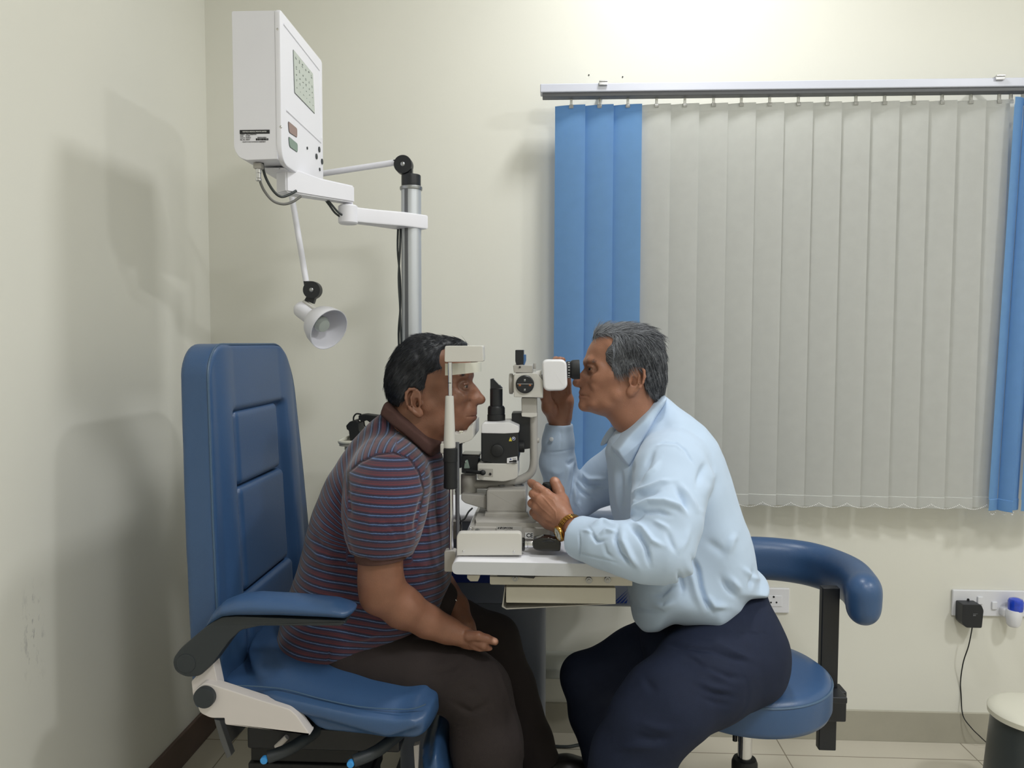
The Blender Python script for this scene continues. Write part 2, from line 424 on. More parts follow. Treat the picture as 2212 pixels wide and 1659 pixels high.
ad = thing('power_adapter', 'black plug-in power adapter in the switch board', 'adapter', P(2102, 1330, YB - 0.03))
m = MB(); a = P(2080, 1306, YB - 0.055); b = P(2124, 1357, YB - 0.055)
pr = rpoly([(a.x, a.z), (b.x - .008, a.z), (b.x, a.z - .018), (b.x - .004, b.z), (a.x + .014, b.z), (a.x, b.z + .014)], 0.005, 4)
m.prism([(x, YB - 0.055, z) for x, z in pr], (0, 0.044, 0), 0.002); m.obj('housing', M_black, ad)
c = P(2107, 1326, YB - 0.0555); MB().box((c.x, YB - 0.0555, c.z), (0.014, 0.001, 0.0012)).box((c.x - .003, YB - 0.0555, c.z - .005), (0.009, 0.001, 0.004)).obj('printed_mark', M_groove, ad)
path = [(2100, 1352), (2099, 1362), (2092, 1396), (2081, 1430), (2075, 1470), (2076, 1500), (2080, 1545), (2098, 1572), (2118, 1592)]
pts = [P(x, y, YB - 0.022 - 0.02 * math.sin(i)) for i, (x, y) in enumerate(path)] + [P(2134, 1612, YB - 0.02), P(2130, 1628, YB - 0.045)]
pts = [Vector((p.x, p.y, max(p.z, 0.004))) for p in pts]
MB().tube(pts, 0.0018, 8).obj('lead', M_blackr, ad)
q = [P(2126, 1634, 0.5), P(2120, 1645, 0.48), P(2128, 1655, 0.46), P(2140, 1657, 0.45)]
vp = thing('mosquito_vaporiser', 'white and blue liquid vaporiser plugged into the switch board', 'vaporiser', P(2188, 1320, YB - 0.04))
c = P(2190, 1330, YB - 0.045)
MB().lathe([(0, -.030), (.014, -.029), (.020, -.022), (.023, 0.0), (.024, .014), (.022, .026), (0.0, .027)], (c.x, YB - 0.045, c.z - 0.006), (0, 0, 1)).box((c.x - .012, YB - .02, c.z + .004), (.03, .034, .03), .008).obj('body', M_socket, vp)
MB().lathe([(0, 0), (.021, 0), (.0225, .01), (.0225, .030), (.019, .037), (.008, .041), (0, .041)], (c.x + .004, YB - 0.046, c.z + 0.018), (0, 0, 1)).obj('refill_bottle', M_bluerefill, vp)

# ---------------------------------------------------------------- pedal bin at the right edge
c = P(2236, 1530, 0.34)
bn = thing('waste_bin', 'round dark waste bin with a cream lid at the right edge', 'bin', (c.x, c.y, 0))
bz = c.z
MB().lathe([(.118, 0.0), (.126, .004), (.128, .05), (.118, .10), (.106, bz - .05), (.104, bz - .02)], (c.x, c.y, 0), seg=48).obj('body', M_bin, bn)
MB().lathe([(.106, -.028), (.113, -.026), (.114, -.012), (.108, -.004), (.09, .002), (.05, .006), (0, .007)], (c.x, c.y, bz), seg=48).obj('lid', M_lid, bn)

# ---------------------------------------------------------------- low shelf box + floor cable behind the table
a = P(1150, 1445, 0.60); b = P(1330, 1471, 0.60)
MB().box(((a.x + b.x) / 2, 0.675, (a.z + b.z) / 2), (b.x - a.x, 0.15, a.z - b.z), 0.006).obj(
    'low_wall_shelf', mat('gray_shelf', (168, 170, 162), 0.4), label='low pale grey ledge fixed to the back wall behind the doctor\'s knee', cat='shelf')
cb = [(1150, 1604), (1180, 1610), (1225, 1613), (1262, 1608), (1330, 1612), (1430, 1600)]
MB().tube([(lambda q: Vector((q.x, q.y, 0.005)))(PZc(x, y, 0.005)) for x, y in cb], 0.005, 8).obj('floor_cable', M_darkcable, label='grey cable lying on the floor tiles behind the table', cat='cable')
# ================================================================ refraction unit: console, column, pole, arm
YU = 0.34
ux0 = P(800, 1200, YU).x; ux1 = P(1402, 1200, YU).x
ztop = P(1300, 1114, YU).z; zbot = P(1270, 1314, YU).z
unit = thing('refraction_unit', 'grey and white refraction console with a tall aluminium pole behind the table', 'medical console', ((ux0 + ux1) / 2, .5, 0))
m = MB()
pf = [(YU + .0, ztop - .02), (YU + .02, ztop - .02), (.60, ztop - .02), (.60, zbot + .02), (YU + .02, zbot), (YU, zbot + .01)]
MB().prism([(ux0, y, z) for y, z in pf], (ux1 - ux0, 0, 0), 0.004).obj('console_body', M_unit, unit)
MB().box(((ux0 + ux1) / 2, .467, ztop - .009), (ux1 - ux0 + .02, .28, .022), .007).obj('console_top', M_tabletop, unit)
zb0 = P(1000, 1243, YU).z; zb1 = P(1000, 1258, YU).z
xb1 = P(1130, 1250, YU).x
MB().box(((ux0 + xb1) / 2, YU - .002, (zb0 + zb1) / 2 + .03), (xb1 - ux0 - .02, .006, zb0 - zb1 + .06), .002).obj('blue_band', M_unitblue, unit)
cx0, cx1 = P(860, 1400, YU + .02).x, P(1179, 1400, YU + .02).x
MB().prism([(x, y, 0.0) for x, y in rpoly([(cx0, YU + .02), (cx1, YU + .02), (cx1, .59), (cx0, .59)], .03, 6)], (0, 0, zbot + .03), .002).obj('column', M_unit, unit)
MB().prism([(x, y, 0.0) for x, y in rpoly([(cx0 - .03, YU - .03), (cx1 - .02, YU - .03), (cx1 - .02, .62), (cx0 - .03, .62)], .04, 6)], (0, 0, .02), .004).obj('floor_base', M_cap, unit)
# striped emblem on the front of the console
yz = YU - .0012
em = MB()
for k in range(4):
    o = k * 8.5
    q = [(1322 + o, 1303), (1322 + o + 6, 1303), (1362 + o * .35, 1274 + o * .8), (1356 + o * .35, 1274 + o * .8)]
    q = [(min(max(x, 1324), 1356), y) for x, y in q]
    if k < 4: em.prism([P(x, y, yz) for x, y in q], (0, .001, 0))
em.obj('striped_emblem', M_logo, unit)
# pole
py_ = 0.38
pc_t = P(887, 410, py_); pc_b = P(893, 1150, py_)
pr_ = 21.5 / PPM(py_)
pcx = P(889, 600, py_).x; ztp = P(888, 408, py_).z
m = MB(); n = 48; prof = []
for i in range(n):
    a = 2 * math.pi * i / n; prof.append((pcx + pr_ * math.cos(a), py_ + pr_ * math.sin(a)))
m.prism([(x, y, ztop) for x, y in prof], (0, 0, ztp - ztop)); m.obj('pole', M_alu, unit)
ga = R(-108)
gp = Vector((pcx + pr_ * math.cos(ga), py_ + pr_ * math.sin(ga), 0))
MB().box((gp.x, gp.y + .002, (ztop + ztp) / 2), (.0105, .007, ztp - ztop - .002), .001, rot=Matrix.Rotation(ga + math.pi / 2, 3, 'Z')).obj('pole_slot', M_groove, unit)
MB().lathe([(pr_ + .0025, 0), (pr_ + .0035, .002), (pr_ + .0035, .008), (pr_ + .002, .010)], (pcx, py_, ztp - .004)).obj('pole_collar', M_steel, unit)
MB().cyl((pcx, py_, ztp + .006), (pcx, py_, P(887, 378, py_).z), pr_ - .001, bev=.003, seg=40).obj('pole_cap', M_black, unit)
# lower arm from the pole to the elbow
ye = 0.25
el = P(752, 464, ye); za_t = P(840, 460, .28).z; za_b = P(840, 492, .28).z
h1 = 34 / PPM(.3)
A0 = Vector((el.x, ye, el.z)); A1 = Vector((pcx, py_, P(890, 482, py_).z)); A1.z = A0.z
dirv = (A1 - A0).normalized(); nrm = Vector((-dirv.y, dirv.x, 0))
hz = .020
arm = [A0 - dirv * .0 + nrm * .020, A0 + dirv * .04 + nrm * .020, A1 - dirv * .12 + nrm * .022, A1 - dirv * .04 + nrm * .036, A1 + dirv * .036 + nrm * .03,
       A1 + dirv * .036 - nrm * .03, A1 - dirv * .04 - nrm * .036, A1 - dirv * .12 - nrm * .022, A0 + dirv * .04 - nrm * .020, A0 - nrm * .020]
m = MB(); m.prism([v - Vector((0, 0, hz)) for v in arm], (0, 0, 2 * hz), .005)
m.lathe([(.0, -.0), (.022, 0), (.026, .004), (.026, .046), (.022, .050), (0, .05)], A0 - Vector((0, 0, .025)), seg=32)
m.obj('swing_arm', M_chart, unit)
MB().cyl(A0 + Vector((0, 0, .023)), A0 + Vector((0, 0, .05)), .013).obj('elbow_pin', M_chart, unit)
# upper arm from the elbow to the chart box
B1 = Vector((P(607, 405, .10).x, .10, A0.z + .048)); B0 = Vector((A0.x + .008, ye, A0.z + .048))
d2 = (B1 - B0).normalized(); n2 = Vector((-d2.y, d2.x, 0))
m = MB()
sec = [(0.0, -.019, .026, .019), (0.5, -.019, .030, .021), (1.0, -.019, .046, .026)]
b = bmesh.new(); rings = []
for t, zl, zh, wd in sec:
    c = B0.lerp(B1, t)
    rings.append([b.verts.new(c + n2 * sx_ * wd + Vector((0, 0, zz))) for sx_, zz in ((-1, zl), (1, zl), (1, zh), (-1, zh))])
for A_, B_ in zip(rings, rings[1:]):
    for i in range(4): b.faces.new((A_[i], A_[(i + 1) % 4], B_[(i + 1) % 4], B_[i]))
b.faces.new(rings[0][::-1]); b.faces.new(rings[-1])
bmesh.ops.recalc_face_normals(b, faces=b.faces); bmesh.ops.bevel(b, geom=b.edges[:], offset=.004, segments=3, affect='EDGES')
m._merge(b); m.obj('upper_arm', M_chart, unit)
MB().cyl(B0 + n2 * -.001 + Vector((0, -.021, .003)) + d2 * .168, B0 + Vector((0, -.018, .003)) + d2 * .168, .002, seg=10).obj('set_screw', M_ink, unit)
# instrument tray on its own stalk
tz = P(760, 962, .36).z; tx0 = P(734, 960, .36).x; tx1 = P(900, 960, .36).x
q = rpoly([(tx0, .33), (tx1, .33), (tx1, .60), (tx0, .60)], .03, 6)
MB().prism([(x, y, tz) for x, y in q], (0, 0, .006), .001).obj('tray_plate', M_beige, unit)
m = MB(); m.tube([(x, y, tz + .011) for x, y in q] + [(q[0][0], q[0][1], tz + .011)], (lambda t: (.004, .005)), 8, smooth=1); m.obj('tray_rim', M_lid, unit)
q2 = rpoly([(tx0 + .012, .342), (tx1 - .012, .342), (tx1 - .012, .588), (tx0 + .012, .588)], .03, 6)
MB().prism([(x, y, tz - .014) for x, y in q2], (0, 0, .014), .001).obj('tray_underside', M_beige, unit)
MB().cyl((tx1 - .05, .5, ztop), (tx1 - .05, .5, tz - .012), .011).obj('tray_stalk', M_steel, unit)
# cables down the pole
m = MB()
for k, off in enumerate((0, 5)):
    pts_ = [(860 + off, 488), (859 + off, 540), (864 - off * .6, 600), (865 - off * .2, 660), (861 + off, 720), (864 + off, 800), (866 + off, 900), (868 + off, 1000)]
    m.tube([P(x, y, py_ - .01 * k) for x, y in pts_], .0030, 8)
m.obj('pole_cable', M_darkcable, unit)
m = MB()
m.tube([P(700, 428, .21), P(712, 444, .22), P(724, 460, .23), P(738, 470, .235)], .0030, 8)
m.tube([P(706, 430, .20), P(718, 444, .21), P(730, 458, .22), P(742, 466, .23)], .0030, 8)
m.obj('elbow_cable', M_darkcable, unit)

# ---------------------------------------------------------------- vision chart box
yb0, yb1 = 0.0, 0.335
xF = P(607, 180, yb0).x; xK = P(500, 180, yb0).x + .002
zT = P(607, 18, yb0).z; zB = P(640, 352, yb0).z
box = thing('vision_chart_box', 'white illuminated eye chart box on the swing arm above the chair', 'chart box', (xK, yb0, zB))
m = MB()
sil = [(xK, zT - .003), (xF - .012, zT - .003), (xF - .012, zB + .01), (xK + .03, zB + .008), (xK + .012, zB + .014), (xK, zB + .035)]
m.prism([(x, yb0 + .002, z) for x, z in rpoly(sil, [.004, .002, .002, .0, .01, .01], 5)], (0, yb1 - yb0 - .004, 0), .002)
m.obj('casing', M_chart, box)
# front cover with rounded corners and raised borders
m = MB()
fr = rpoly([(yb0, zT), (yb1, zT), (yb1, zB - .012), (yb1 - .10, zB), (yb0, zB)], [.012, .012, .02, .03, .045], 6)
m.prism([(xF - .014, y, z) for y, z in fr], (.014, 0, 0), .004)
m.obj('front_cover', M_chart, box)
def Fp(px, py): return PXc(px, py, xF)
m = MB()
for a, b_ in (((612, 52), (690, 152)), ((690, 152), (694, 300)), ((618, 238), (693, 308))):
    m.tube([Fp(*a), Fp(*b_)], .0022, 8, smooth=1)
m.obj('raised_border', M_chart, box)
def panel(name, pxs, mt, lift=.001, rad=.006, label=None, frame=True):
    pts_ = [Fp(*p) for p in pxs]
    if frame:
        c = sum(pts_, Vector()) / len(pts_); o = [(((p - c) * 1.0) + c + (p - c).normalized() * .0028) for p in pts_]
        q = rpoly([(p.y, p.z) for p in o], rad + .002, 4)
        fm = MB().prism([(xF - .002, y, z) for y, z in q], (.0026, 0, 0)).obj(name + '_bezel', M_groove, box)
    q = rpoly([(p.y, p.z) for p in pts_], rad, 4)
    return MB().prism([(xF - .002, y, z) for y, z in q], (.0026 + lift, 0, 0), .0003).obj(name, mt, box, label=label)
scr = panel('chart_screen', [(633, 108), (675, 160), (679, 245), (636, 200)], M_screen, rad=.003)
panel('red_window', [(622, 262), (641, 278), (641, 297), (624, 286)], M_red, rad=.007, label='dusty red filter window')
panel('green_window', [(623, 295), (642, 311), (642, 329), (625, 317)], M_green, rad=.007, label='dusty green filter window')
m = MB(); rr = random.Random(3)
A_, B_, C_, D_ = Fp(633, 108), Fp(675, 160), Fp(679, 245), Fp(636, 200)
for r_, z_ in enumerate((.12, .36, .52, .66, .84)):
    for k in range(6):
        u = .1 + .8 * k / 5; t_ = A_.lerp(B_, u).lerp(D_.lerp(C_, u), z_)
        sc = .0085 - r_ * .0012
        for _ in range(3):
            m.box(t_ + Vector((.0022, rr.uniform(-.3, .3) * sc, rr.uniform(-.4, .4) * sc)), (.0006, sc * rr.uniform(.2, .9), sc * rr.uniform(.15, .3)))
m.obj('chart_letters', mat('faded_print', (160, 168, 164), .5), scr)
for (x, y, r_) in ((663, 320, .0035), (689, 323, .0075), (683, 338, .0075), (695, 349, .0075), (690, 366, .0045)):
    c = Fp(x, y); MB().cyl((xF - .001, c.y, c.z), (xF + .0022, c.y, c.z), r_, seg=18).obj('control_hole', M_cap, box)
for (x, y) in ((599, 63), (606, 274)):
    c = P(x, y, yb0); MB().sphere((c.x, yb0 + .001, c.z), .0035, (1, .6, 1), 14).obj('screw', M_chrome, box)
# maker's plate on the side
c0 = P(518, 281, yb0); c1 = P(582, 288, yb0)
def side(px, py): 
    v = P(px, py, yb0 + .0016); return Vector((v.x, yb0 + .0016, v.z))
a = side(518, 281.5); b = side(582.5, 288)
MB().box(((a.x + b.x) / 2, yb0 + .0016, (a.z + b.z) / 2), (b.x - a.x, .0012, abs(a.z - b.z) + .0012)).obj('maker_label', M_ink, box)
c = (a + b) / 2
text('NEXTECH MEDICAL PRIVATE LIMITED', .0034, (c.x, yb0 + .0006, c.z), (1, 0, 0), (0, 0, 1), M_whiteink, box, bold=.00008)
tx = [('Product :   Vision Testing Drum', 290.5), ('Model      VD-450P', 294), ('Serial No. VD450271', 298), ('Mfg. Date  08/2017', 302)]
for s_, y in tx:
    v = side(519, y); text(s_, .0030, (v.x, yb0 + .0010, v.z), (1, 0, 0), (0, 0, 1), M_ink, box, align='LEFT', bold=.00006)
v = side(566, 297); text('MADE IN INDIA', .0030, (v.x, yb0 + .001, v.z), (1, 0, 0), (0, 0, 1), M_ink, box, bold=.00008)
v = side(549, 306.5); text('QUALITY IS OUR CONTINUOUS COMMITMENT', .0026, (v.x, yb0 + .001, v.z), (1, 0, 0), (0, 0, 1), M_ink, box, bold=.00005)
m = MB(); a = side(553, 299); b = side(580, 303); n = 22; xx = a.x
while xx < b.x:
    w_ = rr.choice((.0004, .0007, .001)); m.box((xx, yb0 + .0015, (a.z + b.z) / 2), (w_, .001, a.z - b.z)); xx += w_ + rr.choice((.0004, .0006, .0009))
m.obj('barcode', M_ink, box)
# mounting bracket below the box
xb = P(600, 380, .08).x
m = MB(); zz = zB
zarm = B1.z + .03
m.prism([(xK + .04, .06, zz + .004), (xF - .012, .06, zz + .004), (xF - .012, .06, zarm), (xb + .01, .06, zarm + .0)], (0, .14, 0), .003)
m.obj('mounting_bracket', M_chart, box)
MB().cyl((xF - .02, .11, zz + .002), (xF - .02, .11, zz - .004), .006, seg=14).obj('bracket_bolt', M_steel, box)
cn = P(558, 340, .03)
m = MB().box((cn.x, .03, zz + .0), (.02, .02, .014), .003).obj('connector_block', M_gray, box)
MB().lathe([(.0065, 0), (.0065, -.012), (.0055, -.013), (.0055, -.024), (.007, -.026), (.007, -.030), (.004, -.032)], (cn.x, .03, zz - .004), seg=18).obj('connector_plug', M_chrome, box)
y_ = .03
g = [(558, 368), (562, 392), (572, 414), (590, 434), (612, 441), (632, 436), (650, 424)]
MB().tube([P(x, y, y_ + .012 * i) for i, (x, y) in enumerate(g)], .0033, 10).obj('grey_cable', M_graycable, box, label='grey looping cable')
g = [(568, 338), (568, 362), (576, 388), (592, 414), (608, 425), (626, 420), (640, 412)]
MB().tube([P(x, y, y_ + .012 * i) for i, (x, y) in enumerate(g)], .0033, 10).obj('black_cable', M_darkcable, box, label='dark looping cable')

# ---------------------------------------------------------------- examination lamp on the pole top
lamp = thing('examination_lamp', 'white spot lamp on a jointed arm from the pole top', 'lamp', (pcx, py_, P(887, 378, py_).z))
yj = py_ - .012
j1 = P(872, 357, yj); rj = 19.5 / PPM(yj)
m = MB(); m.cyl(j1 + Vector((0, -.016, 0)), j1 + Vector((0, .016, 0)), rj, bev=.002, seg=32)
m.prism([P(x, y, yj - .008) for x, y in ((849, 345), (868, 340), (878, 358), (866, 366), (852, 357))], (0, .02, 0), .002)
m.prism([P(x, y, yj - .008) for x, y in ((872, 372), (884, 352), (890, 364), (890, 380), (872, 380))], (0, .02, 0), .002)
m.obj('upper_joint', M_black, lamp)
MB().sphere(j1 + Vector((0, -.016, 0)), .0065, (1, .5, 1)).obj('joint_rivet', M_steel, lamp)
yl = .40
k0 = P(624, 386, yl + .02)
MB().cyl(P(854, 351, yj), k0, .0085, seg=20).obj('upper_rod', M_chart, lamp)
MB().sphere(k0, .014).obj('elbow_joint', M_chart, lamp)
k1 = P(662, 612, yl)
MB().cyl(k0, k1, .0085, seg=20).obj('lower_rod', M_chart, lamp)
j2 = P(676, 627, yl)
m = MB(); m.cyl(j2 + Vector((0, -.016, 0)), j2 + Vector((0, .012, 0)), 19 / PPM(yl), bev=.002, seg=32)
m.prism([P(x, y, yl - .009) for x, y in ((655, 607), (671, 607), (680, 624), (668, 640), (658, 628))], (0, .02, 0), .002)
m.prism([P(x, y, yl - .009) for x, y in ((664, 636), (682, 638), (676, 656), (657, 648))], (0, .02, 0), .002)
m.obj('lower_joint', M_black, lamp)
MB().sphere(j2 + Vector((0, -.016, 0)), .0065, (1, .5, 1)).obj('joint_rivet', M_steel, lamp)
ax = Vector((.74, -.50, -.44)).normalized()
oc = P(704, 707, yl - .05); org = oc - ax * .115
sh = [(0, -.005), (.018, -.003), (.0225, .003), (.0235, .012), (.0235, .048), (.026, .058), (.038, .067), (.047, .078), (.0545, .095), (.058, .115), (.0585, .121),
      (.0565, .121), (.0525, .096), (.045, .080), (.036, .070), (.02, .062), (0, .060)]
sh = [(a * 1.06, b * 1.18 - .012) for a, b in sh]
MB().lathe(sh, org, ax, 48).obj('lamp_shade', M_chart, lamp)
up_ = (Vector((0, 0, 1)) - ax * ax.z).normalized()
mm = Matrix((ax, ax.cross(up_), up_)).transposed()
MB().box(org + ax * .03 + up_ * .026, (.07, .014, .010), .004, rot=mm).obj('shade_bracket', M_putty, lamp)
MB().lathe([(0, .058), (.012, .060), (.014, .070), (.022, .085), (.024, .096), (.018, .108), (0, .112)], org, ax, 24).obj('bulb', M_screen, lamp)

# ---------------------------------------------------------------- head-worn instrument on the tray
hm = thing('indirect_ophthalmoscope', 'black head-worn eye viewer lying in the small tray', 'ophthalmoscope', P(770, 957, .44))
yh = .42
m = MB()
pxprism(m, [(747, 920), (755, 911), (768, 908), (774, 914), (775, 930), (781, 938), (779, 956), (757, 957), (754, 938), (753, 930), (749, 928)], yh, yh + .07, 2, .004)
m.obj('viewer_housing', M_blackr, hm)
m = MB(); pxprism(m, [(774, 897), (788, 895), (812, 898), (835, 903), (830, 915), (806, 914), (800, 914), (792, 908), (780, 913), (774, 908)], yh + .02, yh + .06, 2, .003)
m.obj('headband', M_blackr, hm)
MB().tube([P(764, 911, yh + .02), P(764, 901, yh + .02), P(770, 894, yh + .02), P(780, 895, yh + .03)], .0024, 8).tube(
    [P(786, 908, yh + .03), P(788, 920, yh + .03), P(794, 930, yh + .03), P(785, 934, yh + .03), P(779, 931, yh + .03)], .0018, 8).obj('cord', M_blackr, hm)
c = P(777, 909, yh + .018); MB().sphere(c, .003, seg=10).obj('hinge_pin', M_chrome, hm)
# ================================================================ instrument table
YT0, YT1 = -0.25, 0.26
tb = thing('instrument_table', 'white instrument table top with rounded edges and grey drawer between the two men', 'table', (P(1170, 1230, YT0).x, 0, 0))
a = P(976, 1215, YT0); b = P(1378, 1243, YT0)
zt_, zb_ = P(1100, 1215, YT0).z, P(1100, 1243, YT0).z
TZ = zt_
h_ = (zt_ - zb_)
prof = rpoly([(a.x, zb_), (b.x, zb_), (b.x, zt_), (a.x, zt_)], h_ * .49, 8)
MB().prism([(x, YT0 + .0012, z) for x, z in prof], (0, YT1 - YT0 - .0024, 0)).obj('tabletop', M_tabletop, tb)
pe = rpoly([(a.x + .0003, zb_ + .0003), (b.x - .0003, zb_ + .0003), (b.x - .0003, zt_ - .0006), (a.x + .0003, zt_ - .0006)], h_ * .49, 8)
MB().prism([(x, YT0, z) for x, z in pe], (0, .002, 0)).obj('edge_band', M_tableedge, tb)
m = MB(); pxprism(m, [(1058, 1246), (1366, 1246), (1366, 1266), (1058, 1263)], YT0 + .04, YT1 - .05, [0, 0, 1.5, 4], .001)
m.obj('rail_frame', M_beige, tb)
m = MB(); pxprism(m, [(1093, 1268), (1330, 1270), (1330, 1305), (1093, 1302)], YT0 + .05, YT1 - .06, 2.5, .001); m.obj('drawer', M_beige, tb)
m = MB()
ts = [(1090, 1268), (1092, 1268), (1087.5, 1309), (1093, 1314), (1330, 1303.5), (1330, 1305), (1094, 1316.5), (1084, 1311)]
m.prism([P(x, y, YT0 + .06) for x, y in ts], (0, .26, 0)); m.obj('drawer_tray', M_gray, tb)
m = MB(); pxprism(m, [(1009, 1243), (1036, 1243), (1036, 1248), (1032, 1256), (1016, 1256), (1009, 1249)], YT0 + .05, YT0 + .09, 0, .001); m.obj('cable_guide', M_beige, tb)
m = MB(); pxprism(m, [(1074, 1243.5), (1155, 1243.5), (1156, 1247), (1153, 1250), (1120, 1247), (1074, 1246)], YT0 + .03, YT0 + .045, 0, .0008); m.obj('lock_lever', M_black, tb)
for (x, y, r_) in ((1113, 1248, 6.5), (1272, 1252, 7), (1312, 1251, 7)):
    c = P(x, y, YT0 + .04); rr_ = r_ / PPM(YT0)
    MB().cyl((c.x, YT0 + .033, c.z), (c.x, YT0 + .041, c.z), rr_, bev=.001).obj('bolt_washer', M_steel, tb)
    MB().cyl((c.x, YT0 + .030, c.z), (c.x, YT0 + .034, c.z), rr_ * .55, bev=.0008, seg=6).obj('bolt', M_gray, tb)
# arm that carries the table from the unit
MB().box(((a.x + b.x) / 2 - .0, .30, zb_ - .03), (.12, .16, .05), .004).obj('support_arm', M_beige, tb)

# ---------------------------------------------------------------- slit lamp (moving microscope + base)
sl = thing('slit_lamp', 'grey and black slit lamp microscope standing on the white table', 'microscope', P(1095, 1200, 0))
sl.location.z = TZ; ROOT[sl.name] = Vector(sl.location)
def ppoly(name, pts, Y0, Y1, mt, rad=0, bev=.0, par=None, label=None, **k):
    m = MB(); pxprism(m, pts, Y0, Y1, rad, bev); return m.obj(name, mt, par or sl, label=label, **k)
ppoly('rail_cover', [(986, 1151), (1127, 1151), (1127, 1200), (986, 1201)], YT0 + .035, YT0 + .058, M_putty, [12, 10, 0, 0], .003)
for (x, y) in ((1001, 1191), (1110, 1192)):
    c = P(x, y, YT0 + .035); MB().sphere((c.x, YT0 + .035, c.z), .0026, (1, .5, 1), 12).obj('screw', M_chrome, sl)
bz0 = TZ
# base body
m = MB()
lo = [P(1007, 1150, -.10), P(1190, 1150, -.10)]
b_ = bmesh.new()
x0, x1 = P(1010, 1150, -.13).x, P(1198, 1150, -.13).x
zt2 = P(1100, 1103, 0).z; zm = P(1100, 1133, -.13).z
lv = [(x0, -.13, TZ + .008), (x1, -.13, TZ + .008), (x1, .13, TZ + .008), (x0, .13, TZ + .008)]
mv = [(x0 + .004, -.125, zm), (x1 - .004, -.125, zm), (x1 - .004, .125, zm), (x0 + .004, .125, zm)]
uv = [(x0 + .022, -.085, zt2), (x1 - .03, -.085, zt2), (x1 - .03, .085, zt2), (x0 + .022, .085, zt2)]
V = [[b_.verts.new(v) for v in q] for q in (lv, mv, uv)]
for A_, B_ in zip(V, V[1:]):
    for i in range(4): b_.faces.new((A_[i], A_[(i + 1) % 4], B_[(i + 1) % 4], B_[i]))
b_.faces.new(V[0][::-1]); b_.faces.new(V[-1]); bmesh.ops.recalc_face_normals(b_, faces=b_.faces)
bmesh.ops.bevel(b_, geom=b_.edges[:], offset=.009, segments=4, affect='EDGES')
m._merge(b_); m.obj('base_body', M_gray, sl, angle=50)
MB().box(((x0 + x1) / 2, 0, TZ + .004), (x1 - x0 - .03, .2, .008)).obj('base_underside', M_black, sl)
c = P(1100, 1143, -.131); 
pl = MB().box((c.x, -.1305, c.z), (.056, .001, .012), .0003).obj('type_plate', mat('plate_gray', (178, 176, 172), .4), sl)
text('TOPCON', .0062, (c.x - .006, -.1312, c.z + .002), (1, 0, 0), (0, 0, 1), M_ink, sl, bold=.0002)
text('SLIT LAMP   SL-D7', .003, (c.x + .002, -.1312, c.z - .0035), (1, 0, 0), (0, 0, 1), M_ink, sl)
m = MB()
for k in range(2): m.prism([(c.x - .026 + .0045 * k, -.1312, c.z), (c.x - .0235 + .0045 * k, -.1312, c.z), (c.x - .021 + .0045 * k, -.1312, c.z + .004), (c.x - .0235 + .0045 * k, -.1312, c.z + .004)], (0, .0004, 0))
m.obj('maker_mark', M_ink, sl)
c = P(1144, 1157, -.131); text('CE', .0125, (c.x, -.1312, c.z), (1, 0, 0), (0, 0, 1), M_ink, sl, bold=.0003)
c = P(1142, 1157, -.131); MB().box((c.x + .001, -.1305, c.z), (.018, .0008, .013)).obj('mark_sticker', M_whiteink, sl)
c = P(1016, 1142, -.128); MB().sphere((c.x, -.128, c.z), .003, (1, .5, 1), 12).obj('screw', M_chrome, sl)
c = P(1031, 1149, -.13); MB().cyl((c.x, -.138, c.z), (c.x, -.12, c.z), .007).obj('base_socket', M_steel, sl)
# pedestal
ppoly('pedestal', [(1050, 1057), (1137, 1057), (1137, 1108), (1050, 1108)], -.055, .055, M_gray, 7, .006)
ppoly('pedestal_skirt', [(1047, 1107), (1140, 1107), (1145, 1121), (1043, 1121)], -.062, .062, M_gray, 3, .004)
for (x, r_) in ((1083, .008), (1121, .012)):
    c = P(x, 1056, -.01); MB().lathe([(r_, -.001), (r_, .0015), (r_ * .7, .002), (r_ * .65, .0008), (0, .0008)], (c.x, -.01, P(x, 1057, -.055).z + .0006)).obj('top_cap', M_steel, sl)
# lower arm of the pedestal
ppoly('pivot_bracket', [(996, 1067), (1053, 1070), (1053, 1101), (1030, 1095), (1004, 1087), (996, 1080)], -.036, .036, M_gray, 3, .003)
m = MB(); c = P(1013, 1068, 0); rr_ = 17.5 / PPM(0)
m.cyl((c.x, 0, P(1013, 1067, 0).z), (c.x, 0, P(1013, 1024, 0).z), rr_, bev=.002, seg=40); m.obj('pivot_column', M_gray, sl)
# swinging microscope arm
pth = [P(x, y, .0) for x, y in ((1020, 1046), (1060, 1046), (1095, 1042), (1125, 1036), (1146, 1022), (1153, 1000), (1153, 960), (1153, 890))]
MB().tube(pth, lambda t: (.011, .0095) if t > .5 else (.014 - .003 * t / .5, .0105), 20).obj('microscope_arm', M_gray, sl, angle=60)
ppoly('arm_head', [(1126, 859), (1160, 859), (1160, 893), (1157, 900), (1127, 900)], -.026, .026, M_gray, 2, .003)
ppoly('arm_joint', [(1126, 892), (1160, 892), (1160, 900), (1148, 902), (1127, 900)], -.028, .028, M_putty, 1, .002)
ppoly('background_housing', [(1105, 892), (1146, 892), (1146, 969), (1133, 971), (1105, 964)], -.005, .05, M_black, 2, .003)
c = P(1146, 953, 0); MB().cyl(P(1158, 951, 0), P(1165, 951, 0), .0062, bev=.001).obj('arm_knob', M_gray, sl)
